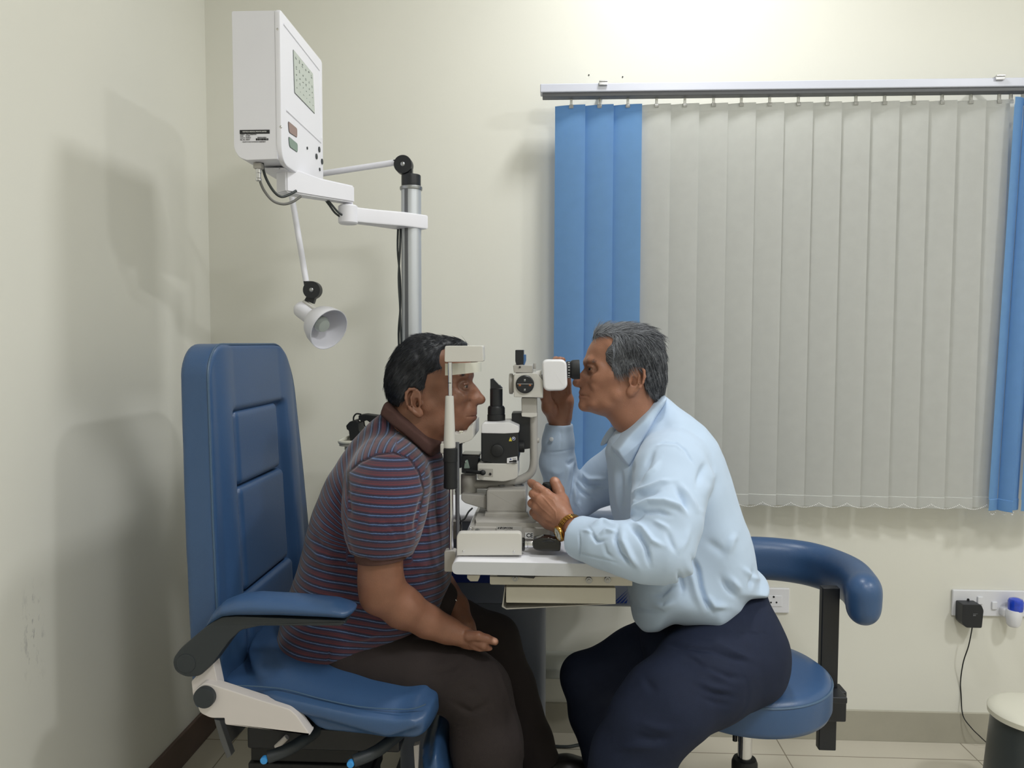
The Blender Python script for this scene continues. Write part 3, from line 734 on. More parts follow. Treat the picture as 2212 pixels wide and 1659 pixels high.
# illumination tower
ppoly('lamp_base', [(1031, 1001), (1119, 1001), (1119, 1031), (1112, 1036), (1088, 1041), (1040, 1038), (1031, 1034)], -.05, .04, M_putty, [2, 2, 5, 5, 6, 5, 3], .005)
ppoly('lamp_housing', [(1039, 933), (1120, 932), (1121, 995), (1112, 1001), (1085, 1003), (1039, 997)], -.048, .038, M_black, [2, 2, 3, 3, 3, 3], .004)
ppoly('lamp_top_cover', [(1040, 936), (1040, 918), (1044, 914), (1100, 912), (1121, 921), (1121, 935), (1090, 937)], -.05, .04, M_white, 2, .005)
c = P(1074, 973, -.048); 
MB().lathe([(0, .010), (.011, .010), (.0145, .008), (.0150, 0)], (c.x, -.048, c.z), (0, -1, 0)).obj('focus_knob', M_blackr, sl)
c = P(1129, 965, -.01); MB().cyl(P(1119, 965, -.01), P(1133, 965, -.01), .0135, bev=.002, seg=32).obj('side_knob', M_blackr, sl)
ppoly('switch_panel', [(1095, 990), (1117, 986), (1118, 1000), (1095, 1001)], -.0515, -.047, M_white, 1, .0005)
ppoly('switch_slot', [(1100, 996), (1114, 995), (1114, 998), (1100, 999)], -.0522, -.051, M_ink)
ppoly('slide_switch', [(1108, 994), (1116, 994), (1116, 999), (1108, 999)], -.056, -.051, M_black, .5)
c = P(1103, 992, -.0522); MB().cyl((c.x, -.0525, c.z), (c.x, -.051, c.z), .0016, seg=12).obj('indicator_dot', M_logo, sl)
text('0 I II', .0035, P(1111, 990.5, -.0522), (1, 0, 0), (0, 0, 1), M_ink, sl)
ppoly('warning_triangle', [(1102.5, 944), (1106, 953), (1099, 953)], -.0492, -.0478, M_yellow)
c = P(1109.5, 947.5, -.0490)
ds = MB().cyl((c.x, -.0493, c.z), (c.x, -.047, c.z), .0042, seg=24).obj('eye_symbol', M_whiteink, sl)
MB().cyl((c.x, -.0497, c.z), (c.x, -.0485, c.z), .0034, seg=24).obj('eye_symbol_disc', M_logo, ds)
MB().sphere((c.x - .0004, -.0497, c.z + .0006), .0016, (1.2, .2, .8), 10).obj('eye_symbol_figure', M_whiteink, ds)
ppoly('connector_panel', [(1036, 1012), (1065, 1013), (1065, 1030), (1036, 1028)], -.0512, -.049, M_gray, 1, .0003)
c = P(1059, 1024, -.0515); MB().cyl((c.x, -.0525, c.z), (c.x, -.050, c.z), .003, seg=16).obj('connector_port', M_ink, sl)
MB().tube([P(1008, 1018, -.05), P(1028, 1020, -.058), P(1038, 1021, -.062)], .0042, 12).sphere(P(1043, 1021, -.063), .0062, (1.1, 1, 1)).obj('tilt_lever', M_blackr, sl)
ppoly('hinge_block', [(997, 984), (1033, 985), (1033, 1000), (1031, 1024), (997, 1022)], -.03, .03, M_black, 1, .002)
ppoly('hinge_block_top', [(998, 981), (1034, 982), (1037, 986), (998, 987)], -.026, .03, M_gloss, .5, .001)
ppoly('hinge_latch', [(1004, 995), (1010, 993), (1015, 1012), (1002, 1012)], -.034, -.029, mat('pale_green_metal', (140, 160, 152), .35, metal=.4), 2, .001)
c = P(1006, 998, -.034); MB().sphere((c.x, -.0345, c.z), .0022, seg=10).obj('screw', M_chrome, sl)
c = P(1072, 913, 0)
rp = lambda w_: w_ / 2 / PPM(0)
Z = lambda y: P(1072, y, 0).z
MB().lathe([(rp(38), Z(914)), (rp(38), Z(909)), (rp(39), Z(908)), (rp(39), Z(896)), (rp(38), Z(895))], (c.x, 0, 0), seg=36).obj('knurled_ring', M_blackr, sl)
MB().lathe([(rp(36), Z(895)), (rp(37.5), Z(893)), (rp(37.5), Z(881)), (rp(33), Z(877)), (rp(27.5), Z(876)), (rp(27.5), Z(840)), (0, Z(840))], (c.x, 0, 0), seg=36).obj('projection_tube', M_black, sl)
m = MB()
for k in range(9):
    a_ = R(-150 + k * 15); 
    m.box((c.x + rp(39) * math.cos(a_), rp(39) * math.sin(a_), Z(910)), (.0008, .0012, .003), rot=Matrix.Rotation(a_, 3, 'Z'))
m.obj('scale_ticks', M_whiteink, sl)
ppoly('mirror_wedge', [(1059, 840), (1059, 819), (1065, 818), (1085, 839)], -.012, .012, M_black, 0, .0008)
m = MB(); a_, b2 = P(1066, 819.5, 0), P(1083, 838, 0); d_ = (b2 - a_)
m.prism([a_ + Vector((.0006, -.009, .0006)), b2 + Vector((.0006, -.009, .0006)), b2 + Vector((.0006, .009, .0006)), a_ + Vector((.0006, .009, .0006))], (.0006, 0, .0006)); m.obj('mirror_face', M_lens, sl)
# magnification changer and eyepieces
ppoly('magnification_body', [(1112, 807), (1160, 806), (1173, 822), (1173, 859), (1110, 858), (1110, 812)], -.045, .045, M_putty, [2, 2, 4, 3, 3, 2], .004)
MB().cyl(P(1100, 829, 0), P(1108, 829, 0), 22.5 / PPM(0), bev=.002, seg=40).obj('objective_ring', M_gray, sl)
MB().cyl(P(1108, 829, 0), P(1114, 829, 0), 19 / PPM(0), seg=40).obj('objective_neck', M_putty, sl)
c = P(1134, 830, -.045)
dl = MB().lathe([(0, .007), (.0185, .007), (.0205, .005), (.0210, 0)], (c.x, -.045, c.z), (0, -1, 0), 40).obj('magnification_dial', M_black, sl)
MB().box((c.x, -.0525, c.z + .001), (.035, .0008, .0006)).obj('dial_line', M_whiteink, dl)
for s_, dx, dz, mt_, ang in (('16', 0, .0095, M_whiteink, 90), ('16', 0, -.0125, M_whiteink, 90), ('25', -.0115, -.002, M_orange, 0), ('10', .0115, -.002, M_orange, 0)):
    text(s_, .0055, (c.x + dx, -.0523, c.z + dz), (math.cos(R(ang)), 0, math.sin(R(ang))), (-math.sin(R(ang)), 0, math.cos(R(ang))), mt_, dl, bold=.0001)
ppoly('filter_bracket', [(1108, 789), (1150, 789), (1151, 806), (1110, 805)], -.035, .035, M_gray, 1.5, .002)
c = P(1123, 793, -.035); MB().cyl((c.x, -.0375, c.z), (c.x, -.034, c.z), .0024, seg=6).obj('bracket_screw', M_ink, sl)
ppoly('camera_block', [(1113, 756), (1131, 756), (1131, 787), (1115, 788), (1113, 780)], -.02, .02, M_black, 1, .0015)
ppoly('camera_tab', [(1129, 766), (1136, 766), (1136, 779), (1133, 788), (1129, 788)], -.015, .015, M_bluechip, .5, .001)
MB().cyl(P(1155, 797, 0), P(1155, 785, 0), .0032, bev=.0005).obj('lock_pin', M_gray, sl)
m = MB(); 
m.cyl(P(1158, 830, 0), P(1170, 830, 0), 29 / PPM(0), 31 / PPM(0), seg=40); m.obj('binocular_neck', M_putty, sl)
m = MB(); m.cyl(P(1163, 834, 0), P(1173, 834, 0), 26 / PPM(0), seg=40); m.obj('neck_flange', M_white, sl)
for sY in (-1, 1):
    yy = .032 * sY
    ppoly('binocular_housing', [(1170, 777), (1224, 777), (1226, 835), (1216, 844), (1174, 845)], yy - .029, yy + .029, M_white, 14, .010, angle=60)
    e0 = P(1223, 799, yy); e1 = P(1252, 798, yy); u_ = (e1 - e0).normalized(); L_ = (e1 - e0).length
    MB().lathe([(.017, 0), (.0195, .002), (.0195, .009), (.018, .010), (.0205, .012), (.0222, .016), (.0225, .026), (.0222, L_), (.018, L_), (.017, L_ - .006), (0, L_ - .006)], e0, u_, 36).obj('eyepiece', M_blackr, sl)
    m = MB()
    for k in range(7):
        a_ = R(-60 + 20 * k); q = Vector((0, -math.cos(a_), math.sin(a_)))
        m.box(e0 + u_ * .006 + q * .0196, (.004, .0012, .0012))
    m.obj('dioptre_ticks', M_whiteink, sl)
# joystick
YJ = -.088; jc = P(1184, 1150, YJ)
jt = P(1184, 1043, YJ).z
MB().lathe([(.018, bz0 + .0), (.018, bz0 + .03), (.010, bz0 + .05), (.009, jt - .055), (.0135, jt - .045), (.0145, jt - .006), (.012, jt), (0, jt + .0015)], (jc.x, YJ, 0), seg=32).obj("joystick", M_blackr, sl)

# ---------------------------------------------------------------- chin rest frame
cr = thing('chin_rest_frame', 'pale grey chin and forehead rest on chrome posts in front of the seated patient', 'chin rest', (P(972, 1200, -.15).x, 0, TZ))
YN = -.14
def cp(*a, **k): return ppoly(*a, par=cr, **k)
for s in (-1, 1):
    Y = YN * -s if False else (YN if s < 0 else .14)
    sh = P(962, 747, YN).x - P(962, 747, YN).x
    def Q(x, y):                                   # same x,z as the near side, at this side's depth
        v = P(x, y, YN); return Vector((v.x - (.020 if s > 0 else 0), Y, v.z))
    def pz(name, pts, d0, d1, mt, rad=0, bev=0.0):
        m = MB(); q = rpoly(pts, rad) if rad else pts
        m.prism([Q(x, y) + Vector((0, d0 * -s if s > 0 else d0, 0)) for x, y in q], (0, (d1 - d0) * (-s if s > 0 else 1), 0), bev); return m.obj(name, mt, cr)
    pz('head_band_cap', [(962, 747), (1043, 747), (1045, 781), (961, 782)], -.008, .034, M_putty, 4, .002)
    MB().cyl(Q(972, 783), Q(973, 862), .0046, seg=20).obj('upper_post', M_chrome, cr)
    MB().cyl(Q(972, 826.5), Q(972, 828), .0049, seg=20).obj('height_mark', M_ink, cr)
    a_, b2 = Q(971, 855), Q(972, 967)
    MB().lathe([(.0080, 0), (.0092, -.002), (.0132, -(a_.z - b2.z) + .004), (.0125, -(a_.z - b2.z))], a_, (0, 0, 1), 28).obj('post_sleeve', M_putty, cr)
    MB().lathe([(.0135, 0), (.0155, -.002), (.0155, -.03), (.0145, -.031), (.0145, -.07), (.0150, -.071), (.0150, -.088), (.012, -.09)], Q(973, 967), (0, 0, 1), 28).obj('height_grip', M_blackr, cr)
    MB().cyl(Q(974, 1040), Q(975, 1190), .0050, seg=20).obj('lower_post', M_chrome, cr)
    pz('post_foot', [(961, 1187), (985, 1187), (986, 1230), (979, 1232), (961, 1232)], -.012, .014, M_gray, 4, .002)
# rods behind the near post
MB().cyl(P(988, 955, -.1), P(989, 1190, -.1), .0042, seg=16).obj('guide_rod', M_groove, cr)
# forehead band (curved strap) and chin cup
fy = []
m = MB(); b_ = bmesh.new(); rows = []
for i in range(17):
    t = -1 + 2 * i / 16; x_ = P(1036 - 55 * t * t, 790, 0).x; y_ = YN * -t * .92
    ztp_, zbt_ = P(1000, 782, 0).z, P(1000, 802 + 4 * t * t, 0).z
    rows.append([b_.verts.new((x_ + dx, y_, z_)) for dx, z_ in ((-.004, ztp_), (.004, ztp_), (.004, zbt_), (-.004, zbt_))])
for A_, B_ in zip(rows, rows[1:]):
    for i in range(4): b_.faces.new((A_[i], A_[(i + 1) % 4], B_[(i + 1) % 4], B_[i]))
b_.faces.new(rows[0][::-1]); b_.faces.new(rows[-1]); m._merge(b_); m.obj('forehead_strap', M_lid, cr)
m = MB()
cup = [(980, 936), (985, 938), (1006, 934), (1012, 922), (1022, 913), (1022, 948), (1010, 954), (988, 960), (980, 964)]
m.prism([P(x, y, -.075) for x, y in rpoly(cup, [0, 3, 3, 3, 3, 5, 3, 2, 0], 4)], (0, .15, 0), .0015)
m.obj('chin_cup', M_putty, cr)
MB().box((P(978, 955, 0).x, 0, P(978, 951, 0).z), (.02, .29, .024), .005).obj('cross_bar', M_putty, cr)
c = P(996, 932, -.07); MB().cyl((c.x, -.07, c.z - .006), (c.x, -.07, c.z), .003).box((c.x, -.07, c.z), (.009, .007, .003), .001).obj('paper_pin', M_lid, cr)
MB().tube([P(955, 955, -.12), P(958, 962, -.125), P(957, 972, -.12), P(962, 966, -.11)], .0022, 6).obj('tissue_edge', M_whiteink, cr)
MB().tube([P(990, 955, -.02), P(1002, 956, -.02), P(1005, 950, -.02)], .0013, 6).obj('thin_lead', M_ink, cr)
m = MB()
m.tube([P(986, 1148, -.09), P(994, 1128, -.06), P(1004, 1120, .0), P(1012, 1106, .06), P(1020, 1098, .09)], .0022, 8)
m.tube([P(984, 1060, -.1), P(990, 1100, -.09), P(996, 1140, -.08), P(988, 1160, -.1)], .0014, 8)
m.obj('base_cable', M_blackr, cr)

# ---------------------------------------------------------------- hand ophthalmoscope lying on the table
yo = -.185
og = thing('hand_ophthalmoscope', 'glossy black hand-held eye scope with chrome collar lying by the rail cover', 'ophthalmoscope', P(1150, 1195, yo))
zc_ = P(1150, 1176, yo).z; X_ = lambda px: P(px, 1176, yo).x
ax_ = Vector((1, 0, 0))
MB().lathe([(0, X_(1127)), (.0135, X_(1127)), (.0145, X_(1129)), (.0145, X_(1132)), (.012, X_(1134))], (0, yo, zc_), ax_, 28).obj('end_disc', M_gloss, og)
MB().lathe([(.0085, X_(1134)), (.0085, X_(1139)), (.0075, X_(1140)), (.0085, X_(1141)), (.0085, X_(1150)), (.0075, X_(1152))], (0, yo, zc_), ax_, 28).obj('chrome_collar', M_chrome, og)
m = MB()
m.prism([P(x, y, yo - .016) for x, y in rpoly([(1151, 1166), (1163, 1164), (1172, 1162), (1190, 1163), (1209, 1166), (1212, 1175), (1210, 1191), (1172, 1192), (1156, 1188), (1151, 1184)], 3.5, 4)], (0, .032, 0), .0022)
m.obj('scope_head', M_gloss, og, angle=60)
m = MB(); m.tube([P(1172, 1170, yo - .016), P(1186, 1168, yo - .017), P(1198, 1171, yo - .016)], .0012, 8)
m.obj('grip_ridge', M_black, og)
c = P(1185, 1163, yo - .012); MB().sphere(c, .002, seg=10).obj('aperture_wheel', M_chrome, og)
# ================================================================ SDF toolkit (numpy + openvdb meshing)
import openvdb as vdb
f4 = np.float32
class SDF:
    def __init__(s, lo, hi, h):
        s.lo = np.array(lo, f4); s.h = f4(h); n = np.ceil((np.array(hi) - np.array(lo)) / h).astype(int) + 1
        s.ax = [s.lo[i] + s.h * np.arange(n[i], dtype=f4) for i in range(3)]
        s.V = np.full(n, 0.06, f4)
    def sub(s, lo, hi):
        sl = []; gr = []
        for i in range(3):
            a = int(max(0, math.floor((lo[i] - s.lo[i]) / s.h))); b = int(min(len(s.ax[i]), math.ceil((hi[i] - s.lo[i]) / s.h) + 1))
            if b <= a: return None
            sl.append(slice(a, b)); sh = [1, 1, 1]; sh[i] = b - a; gr.append(s.ax[i][a:b].reshape(sh))
        return tuple(sl), gr
    def comb(s, lo, hi, fn, k=0.0, op='u'):
        q = s.sub(lo, hi)
        if q is None: return
        sl, (X, Y, Z) = q; d = fn(X, Y, Z).astype(f4); v = s.V[sl]
        if op == 'u':
            if k > 0: hh = np.clip(0.5 + 0.5 * (v - d) / k, 0, 1); s.V[sl] = v * (1 - hh) + d * hh - k * hh * (1 - hh)
            else: s.V[sl] = np.minimum(v, d)
        elif op == 's':
            d = -d
            if k > 0: hh = np.clip(0.5 - 0.5 * (v - d) / k, 0, 1); s.V[sl] = v * (1 - hh) + d * hh + k * hh * (1 - hh)
            else: s.V[sl] = np.maximum(v, d)
        elif op == 'i': s.V[sl] = np.maximum(v, d)
        return s
    def cap(s, a, b, ra, rb=None, k=0.01, op='u', flat=None):
        """tapered capsule; flat=(direction, factor) squashes across a direction"""
        rb = ra if rb is None else rb; a = np.array(a, f4); b = np.array(b, f4); r = max(ra, rb); mg = r + k + 3 * s.h
        if flat is not None and flat[1] < 1: mg = r / 1 + k + 3 * s.h
        ba = b - a; L2 = f4(max(ba @ ba, 1e-12))
        fd = None if flat is None else (np.array(flat[0], f4) / np.linalg.norm(flat[0]), flat[1])
        def fn(X, Y, Z):
            px, py, pz = X - a[0], Y - a[1], Z - a[2]
            t = np.clip((px * ba[0] + py * ba[1] + pz * ba[2]) / L2, 0, 1)
            dx, dy, dz = px - ba[0] * t, py - ba[1] * t, pz - ba[2] * t
            q = dx * dx + dy * dy + dz * dz
            if fd is not None:
                c = dx * fd[0][0] + dy * fd[0][1] + dz * fd[0][2]; q = q + c * c * (1 / fd[1] ** 2 - 1)
            return np.sqrt(q) - (ra + (rb - ra) * t)
        return s.comb(np.minimum(a, b) - mg, np.maximum(a, b) + mg, fn, k, op)
    def chain(s, pts, k=0.01, op='u', flat=None):
        for (a, ra), (b, rb) in zip(pts, pts[1:]): s.cap(a, b, ra, rb, k, op, flat)
        return s
    def ell(s, c, r, k=0.01, op='u', rot=None):
        c = np.array(c, f4); r = np.array(r, f4); mg = float(max(r)) + k + 3 * s.h
        Rm = None if rot is None else np.array(rot, f4).T
        def fn(X, Y, Z):
            px, py, pz = X - c[0], Y - c[1], Z - c[2]
            if Rm is not None:
                px, py, pz = [Rm[i, 0] * px + Rm[i, 1] * py + Rm[i, 2] * pz for i in range(3)]
            return (np.sqrt((px / r[0]) ** 2 + (py / r[1]) ** 2 + (pz / r[2]) ** 2) - 1) * float(min(r))
        return s.comb(c - mg, c + mg, fn, k, op)
    def rbox(s, c, hs, rad, k=0.0, op='u', rot=None):
        c = np.array(c, f4); hs = np.array(hs, f4); mg = float(np.linalg.norm(hs)) + k + 3 * s.h
        Rm = None if rot is None else np.array(rot, f4).T
        def fn(X, Y, Z):
            p = [X - c[0], Y - c[1], Z - c[2]]
            if Rm is not None: p = [Rm[i, 0] * p[0] + Rm[i, 1] * p[1] + Rm[i, 2] * p[2] for i in range(3)]
            q = [np.abs(p[i]) - (hs[i] - rad) for i in range(3)]
            o = np.sqrt(sum(np.maximum(v, 0) ** 2 for v in q)); return o + np.minimum(np.maximum(np.maximum(q[0], q[1]), q[2]), 0) - rad
        return s.comb(c - mg, c + mg, fn, k, op)
    def inflate(s, poly, W, Rr, y0=0.0, k=0.0, op='u', blur=2, power=3.0, yoff=None, expo=2.0):
        """side outline poly [(x,z)] given a half-width map W [(x,z,w)] (inverse-distance weighted) and a rounding radius"""
        poly = np.array(poly, f4); mn = poly.min(0) - .05; mx = poly.max(0) + .05; wm = max(w[2] for w in W)
        q = s.sub((mn[0], y0 - wm - .05, mn[1]), (mx[0], y0 + wm + .05, mx[1])); sl, (X, Y, Z) = q
        d = poly_sd(X[:, 0, 0], Z[0, 0, :], poly)
        for _ in range(blur):
            d[1:-1, :] = (d[:-2, :] + 2 * d[1:-1, :] + d[2:, :]) / 4; d[:, 1:-1] = (d[:, :-2] + 2 * d[:, 1:-1] + d[:, 2:]) / 4
        wt = np.zeros_like(d); ws = np.zeros_like(d); yo = np.zeros_like(d); xx = X[:, 0, 0][:, None]; zz = Z[0, 0, :][None, :]
        for i, w_ in enumerate(W):
            g = 1.0 / ((xx - w_[0]) ** 2 + (zz - w_[1]) ** 2 + 1e-5) ** (power / 2); wt += g; ws += g * w_[2]
            if len(w_) > 3: yo += g * w_[3]
        Wm = ws / wt; yo = yo / wt
        u = np.maximum(0, (Rr - d) / Rr)[:, None, :]
        v = np.abs(Y - (y0 + yo[:, None, :])) / Wm[:, None, :]
        F = ((u ** expo + v ** expo) ** (1 / expo) - 1) * min(Rr, .06)
        # outside the outline: real distance
        def fn(X, Y, Z): return F
        return s.comb((mn[0], y0 - wm - .05, mn[1]), (mx[0], y0 + wm + .05, mx[1]), fn, k, op)
    def arrays(s):
        g = vdb.FloatGrid(0.06); V = s.V.copy()
        for i in range(3):
            sl = [slice(None)] * 3; sl[i] = 0; V[tuple(sl)] = np.maximum(V[tuple(sl)], .001); sl[i] = -1; V[tuple(sl)] = np.maximum(V[tuple(sl)], .001)
        g.copyFromArray(V); p, t, q = g.convertToPolygons(0.0, 0.0)
        return s.lo + p.astype(f4) * s.h, np.asarray(q), np.asarray(t)
def poly_sd(xs, zs, poly):
    """signed distance of the grid xs*zs to a polygon, positive inside"""
    xx, zz = np.meshgrid(xs, zs, indexing='ij'); d2 = np.full(xx.shape, 1e9, f4); ins = np.zeros(xx.shape, bool)
    n = len(poly)
    for i in range(n):
        a = poly[i]; b = poly[(i + 1) % n]; e = b - a; wx, wz = xx - a[0], zz - a[1]
        t = np.clip((wx * e[0] + wz * e[1]) / max(float(e @ e), 1e-12), 0, 1)
        d2 = np.minimum(d2, (wx - e[0] * t) ** 2 + (wz - e[1] * t) ** 2)
        c = (a[1] > zz) != (b[1] > zz)
        with np.errstate(divide='ignore', invalid='ignore'):
            ins ^= c & (xx < (b[0] - a[0]) * (zz - a[1]) / (b[1] - a[1] + 1e-12) + a[0])
    d = np.sqrt(d2); return np.where(ins, d, -d).astype(f4)
def seg_dist_t(pt, line):
    """distance to a polyline and the arc length of the nearest point"""
    best = np.full(len(pt), 1e9); arc = np.zeros(len(pt)); line = np.array(line, float); L0 = 0.0
    for a, b in zip(line, line[1:]):
        e = b - a; l_ = np.linalg.norm(e); w_ = pt - a; t = np.clip((w_ @ e) / max(e @ e, 1e-9), 0, 1); dd = np.linalg.norm(w_ - t[:, None] * e, axis=1)
        m_ = dd < best; best[m_] = dd[m_]; arc[m_] = L0 + t[m_] * l_; L0 += l_
    return best, arc, L0
def seg_dist(pt, line):
    """distance of 2-D points (n,2) to a polyline"""
    best = np.full(len(pt), 1e9); line = np.array(line, float)
    for a, b in zip(line, line[1:]):
        e = b - a; w_ = pt - a; t = np.clip((w_ @ e) / max(e @ e, 1e-9), 0, 1); dd = np.linalg.norm(w_ - t[:, None] * e, axis=1); best = np.minimum(best, dd)
    return best
def vnormals(v, q, t):
    n = np.zeros_like(v)
    for f in (q, t):
        if len(f) == 0: continue
        a, b, c = v[f[:, 0]], v[f[:, 1]], v[f[:, 2]]; fn_ = np.cross(b - a, c - a)
        if f.shape[1] == 4: fn_ = fn_ + np.cross(c - a, v[f[:, 3]] - a)
        for i in range(f.shape[1]): 
            for ax in range(3): n[:, ax] += np.bincount(f[:, i], weights=fn_[:, ax], minlength=len(v))
    return n / np.maximum(np.linalg.norm(n, axis=1, keepdims=True), 1e-12)
def smooth_verts(v, q, t, it=2, lam=.5):
    e = []
    for f in (q, t):
        if len(f):
            for i in range(f.shape[1]): e.append(np.stack([f[:, i], f[:, (i + 1) % f.shape[1]]], 1))
    e = np.concatenate(e); deg = np.bincount(e.ravel(), minlength=len(v))[:, None]
    for _ in range(it):
        sm = np.zeros_like(v)
        for ax in range(3):
            sm[:, ax] = np.bincount(e[:, 0], weights=v[e[:, 1], ax], minlength=len(v)) + np.bincount(e[:, 1], weights=v[e[:, 0], ax], minlength=len(v))
        v = v + lam * (sm / np.maximum(deg, 1) - v)
    return v
def mesh_np(name, v, q, t, attrs=None):
    me = bpy.data.meshes.new(name); nq, nt = len(q), len(t)
    # orientation check by signed volume
    vol = 0.0
    for f in (q, t):
        if len(f): vol += float(np.einsum('ij,ij->i', v[f[:, 0]], np.cross(v[f[:, 1]], v[f[:, 2]])).sum())
        if len(f) and f.shape[1] == 4: vol += float(np.einsum('ij,ij->i', v[f[:, 0]], np.cross(v[f[:, 2]], v[f[:, 3]])).sum())
    if vol < 0: q = q[:, ::-1] if nq else q; t = t[:, ::-1] if nt else t
    me.vertices.add(len(v)); me.vertices.foreach_set('co', v.astype(f4).ravel())
    idx = np.concatenate([x.ravel() for x in (q, t) if len(x)]).astype(np.int32)
    me.loops.add(len(idx)); me.loops.foreach_set('vertex_index', idx)
    st = np.concatenate([np.arange(nq) * 4, nq * 4 + np.arange(nt) * 3]).astype(np.int32)
    me.polygons.add(nq + nt); me.polygons.foreach_set('loop_start', st)
    me.update(calc_edges=True); me.validate()
    me.polygons.foreach_set('use_smooth', np.ones(len(me.polygons), bool))
    for k_, a in (attrs or {}).items():
        at = me.attributes.new(k_, 'FLOAT', 'POINT'); at.data.foreach_set('value', a.astype(f4))
    return me
def keep_faces(v, q, t, mask, attrs=None):
    """drop faces with no kept vertex and compact"""
    q = q[mask[q].any(1)] if len(q) else q; t = t[mask[t].any(1)] if len(t) else t
    used = np.zeros(len(v), bool)
    if len(q): used[q.ravel()] = True
    if len(t): used[t.ravel()] = True
    m_ = np.cumsum(used) - 1
    return v[used], m_[q] if len(q) else q, m_[t] if len(t) else t, {k_: a[used] for k_, a in (attrs or {}).items()}, used
def sdf_obj(S, name, material, parent, it=1, disp=None, **kw):
    v, q, t = S.arrays(); v = smooth_verts(v.astype(float), q, t, it)
    if disp is not None: v = disp(v, vn(v, q, t))
    return link_mesh(name, mesh_np(name, v, q, t), material, parent, **kw)
def vn(v, q, t):
    n = vnormals(v, q, t); f = q if len(q) else t
    c = v.mean(0)
    vol = float(np.einsum('ij,ij->i', v[f[:, 0]], np.cross(v[f[:, 1]], v[f[:, 2]])).sum())
    return n if vol > 0 else -n

# ================================================================ exam chair
chair = thing('exam_chair', 'high-backed blue vinyl examination chair with white hinge and black armrest support', 'chair', (P(560, 1500, 0).x, 0, 0))
# backrest in its own frame: outline in (Y,Z), thickness along X, slightly reclined
Yn, Yf = -.20, .345
tN = P(449, 772, Yn); bN = P(482, 1440, Yn - .03)
tF = P(630, 780, Yf)
zTop = P(540, 742, Yf - .1).z; zBot = P(480, 1462, Yn).z - .07
S = SDF((-.95, -.32, zBot - .02), (-.45, .50, zTop + .03), .005)
poly_b = [(Yn, zTop - .045), (Yn + .045, zTop), (Yf - .085, zTop), (Yf - .005, zTop - .085), (Yf + .035, zTop - .35), (Yf + .075, zBot + .1), (Yf + .06, zBot), (Yn - .03, zBot), (Yn - .02, zBot + .4)]
def back_fn():
    X, Y, Z = [S.ax[0][:, None, None], S.ax[1][None, :, None], S.ax[2][None, None, :]]
    d = poly_sd(S.ax[1], S.ax[2], np.array(rpoly(poly_b, [.04, .04, .07, .07, .02, .04, .04, .04, .02], 6), f4))[None]
    f = (zTop - Z) / (zTop - zBot)
    xf = tN.x + (bN.x - tN.x) * f                       # front face
    th = .066 + .004 * f
    # shape of the front: side bolsters and a sunk centre from the first seam down
    yc = (Yn + Yf) / 2 + .02 * f; hw = .145 + .03 * f
    side = np.clip((np.abs(Y - yc) - hw) / .03, 0, 1); side = side * side * (3 - 2 * side)
    sunk = np.clip(((zTop - .145) - Z) / .02, 0, 1); sunk = sunk * sunk * (3 - 2 * sunk)
    bol = np.clip((np.abs(Y - yc) - hw) / .1, 0, 1)
    front = xf + .012 * np.sin(math.pi * np.clip(bol, 0, 1)) * (0.3 + .7 * f) - .020 * sunk * (1 - side)
    rad = .011
    u = np.maximum(0, rad - d) ; ex = np.maximum(X - front, (front * 0 + xf - th) - X) + rad
    ins = np.minimum(np.maximum(ex, u), rad)
    return np.where((ex > 0) | (u > 0), np.sqrt(np.maximum(ex, 0) ** 2 + u ** 2), np.maximum(ex, -d)) - rad
S.V = np.minimum(S.V, back_fn().astype(f4))
sdf_obj(S, 'backrest', M_blue, chair, 1)
def xface(z): f = (zTop - z) / (zTop - zBot); return tN.x + (bN.x - tN.x) * f
def pad(z1, z0, yc0, hw0, bulge):
    S = SDF((-.80, yc0 - hw0 - .03, z0 - .02), (-.55, yc0 + hw0 + .03, z1 + .02), .004)
    zc = (z0 + z1) / 2; lean = math.atan2(bN.x - tN.x, zTop - zBot)
    S.rbox((xface(zc) - .022, yc0, zc), (.020 + bulge, hw0, (z1 - z0) / 2), .016, rot=np.array(Matrix.Rotation(-lean, 3, 'Y')))
    sdf_obj(S, 'back_cushion', M_blue, chair, 1)
s1_ = PXc(545, 880, xface(1.2)).z; s2_ = PXc(550, 1038, xface(1.0)).z; s3_ = PXc(570, 1246, xface(.85)).z
pad(s1_, s2_ + .001, .065, .138, .0); pad(s2_ - .001, s3_ + .001, .072, .148, .002); pad(s3_ - .001, zBot + .02, .08, .155, .008)
# piping along the front edge of the backrest
pp = [(xface(z) - .004, y * 1.0 - .0015 * (1 if y > .05 else -1), z - .001) for y, z in rpoly(poly_b, [.04, .04, .07, .07, .02, .04, .04, .04, .02], 6)]
pp.append(pp[0])
MB().tube(pp, .0024, 6, smooth=1).obj('piping', M_blue_side, chair)
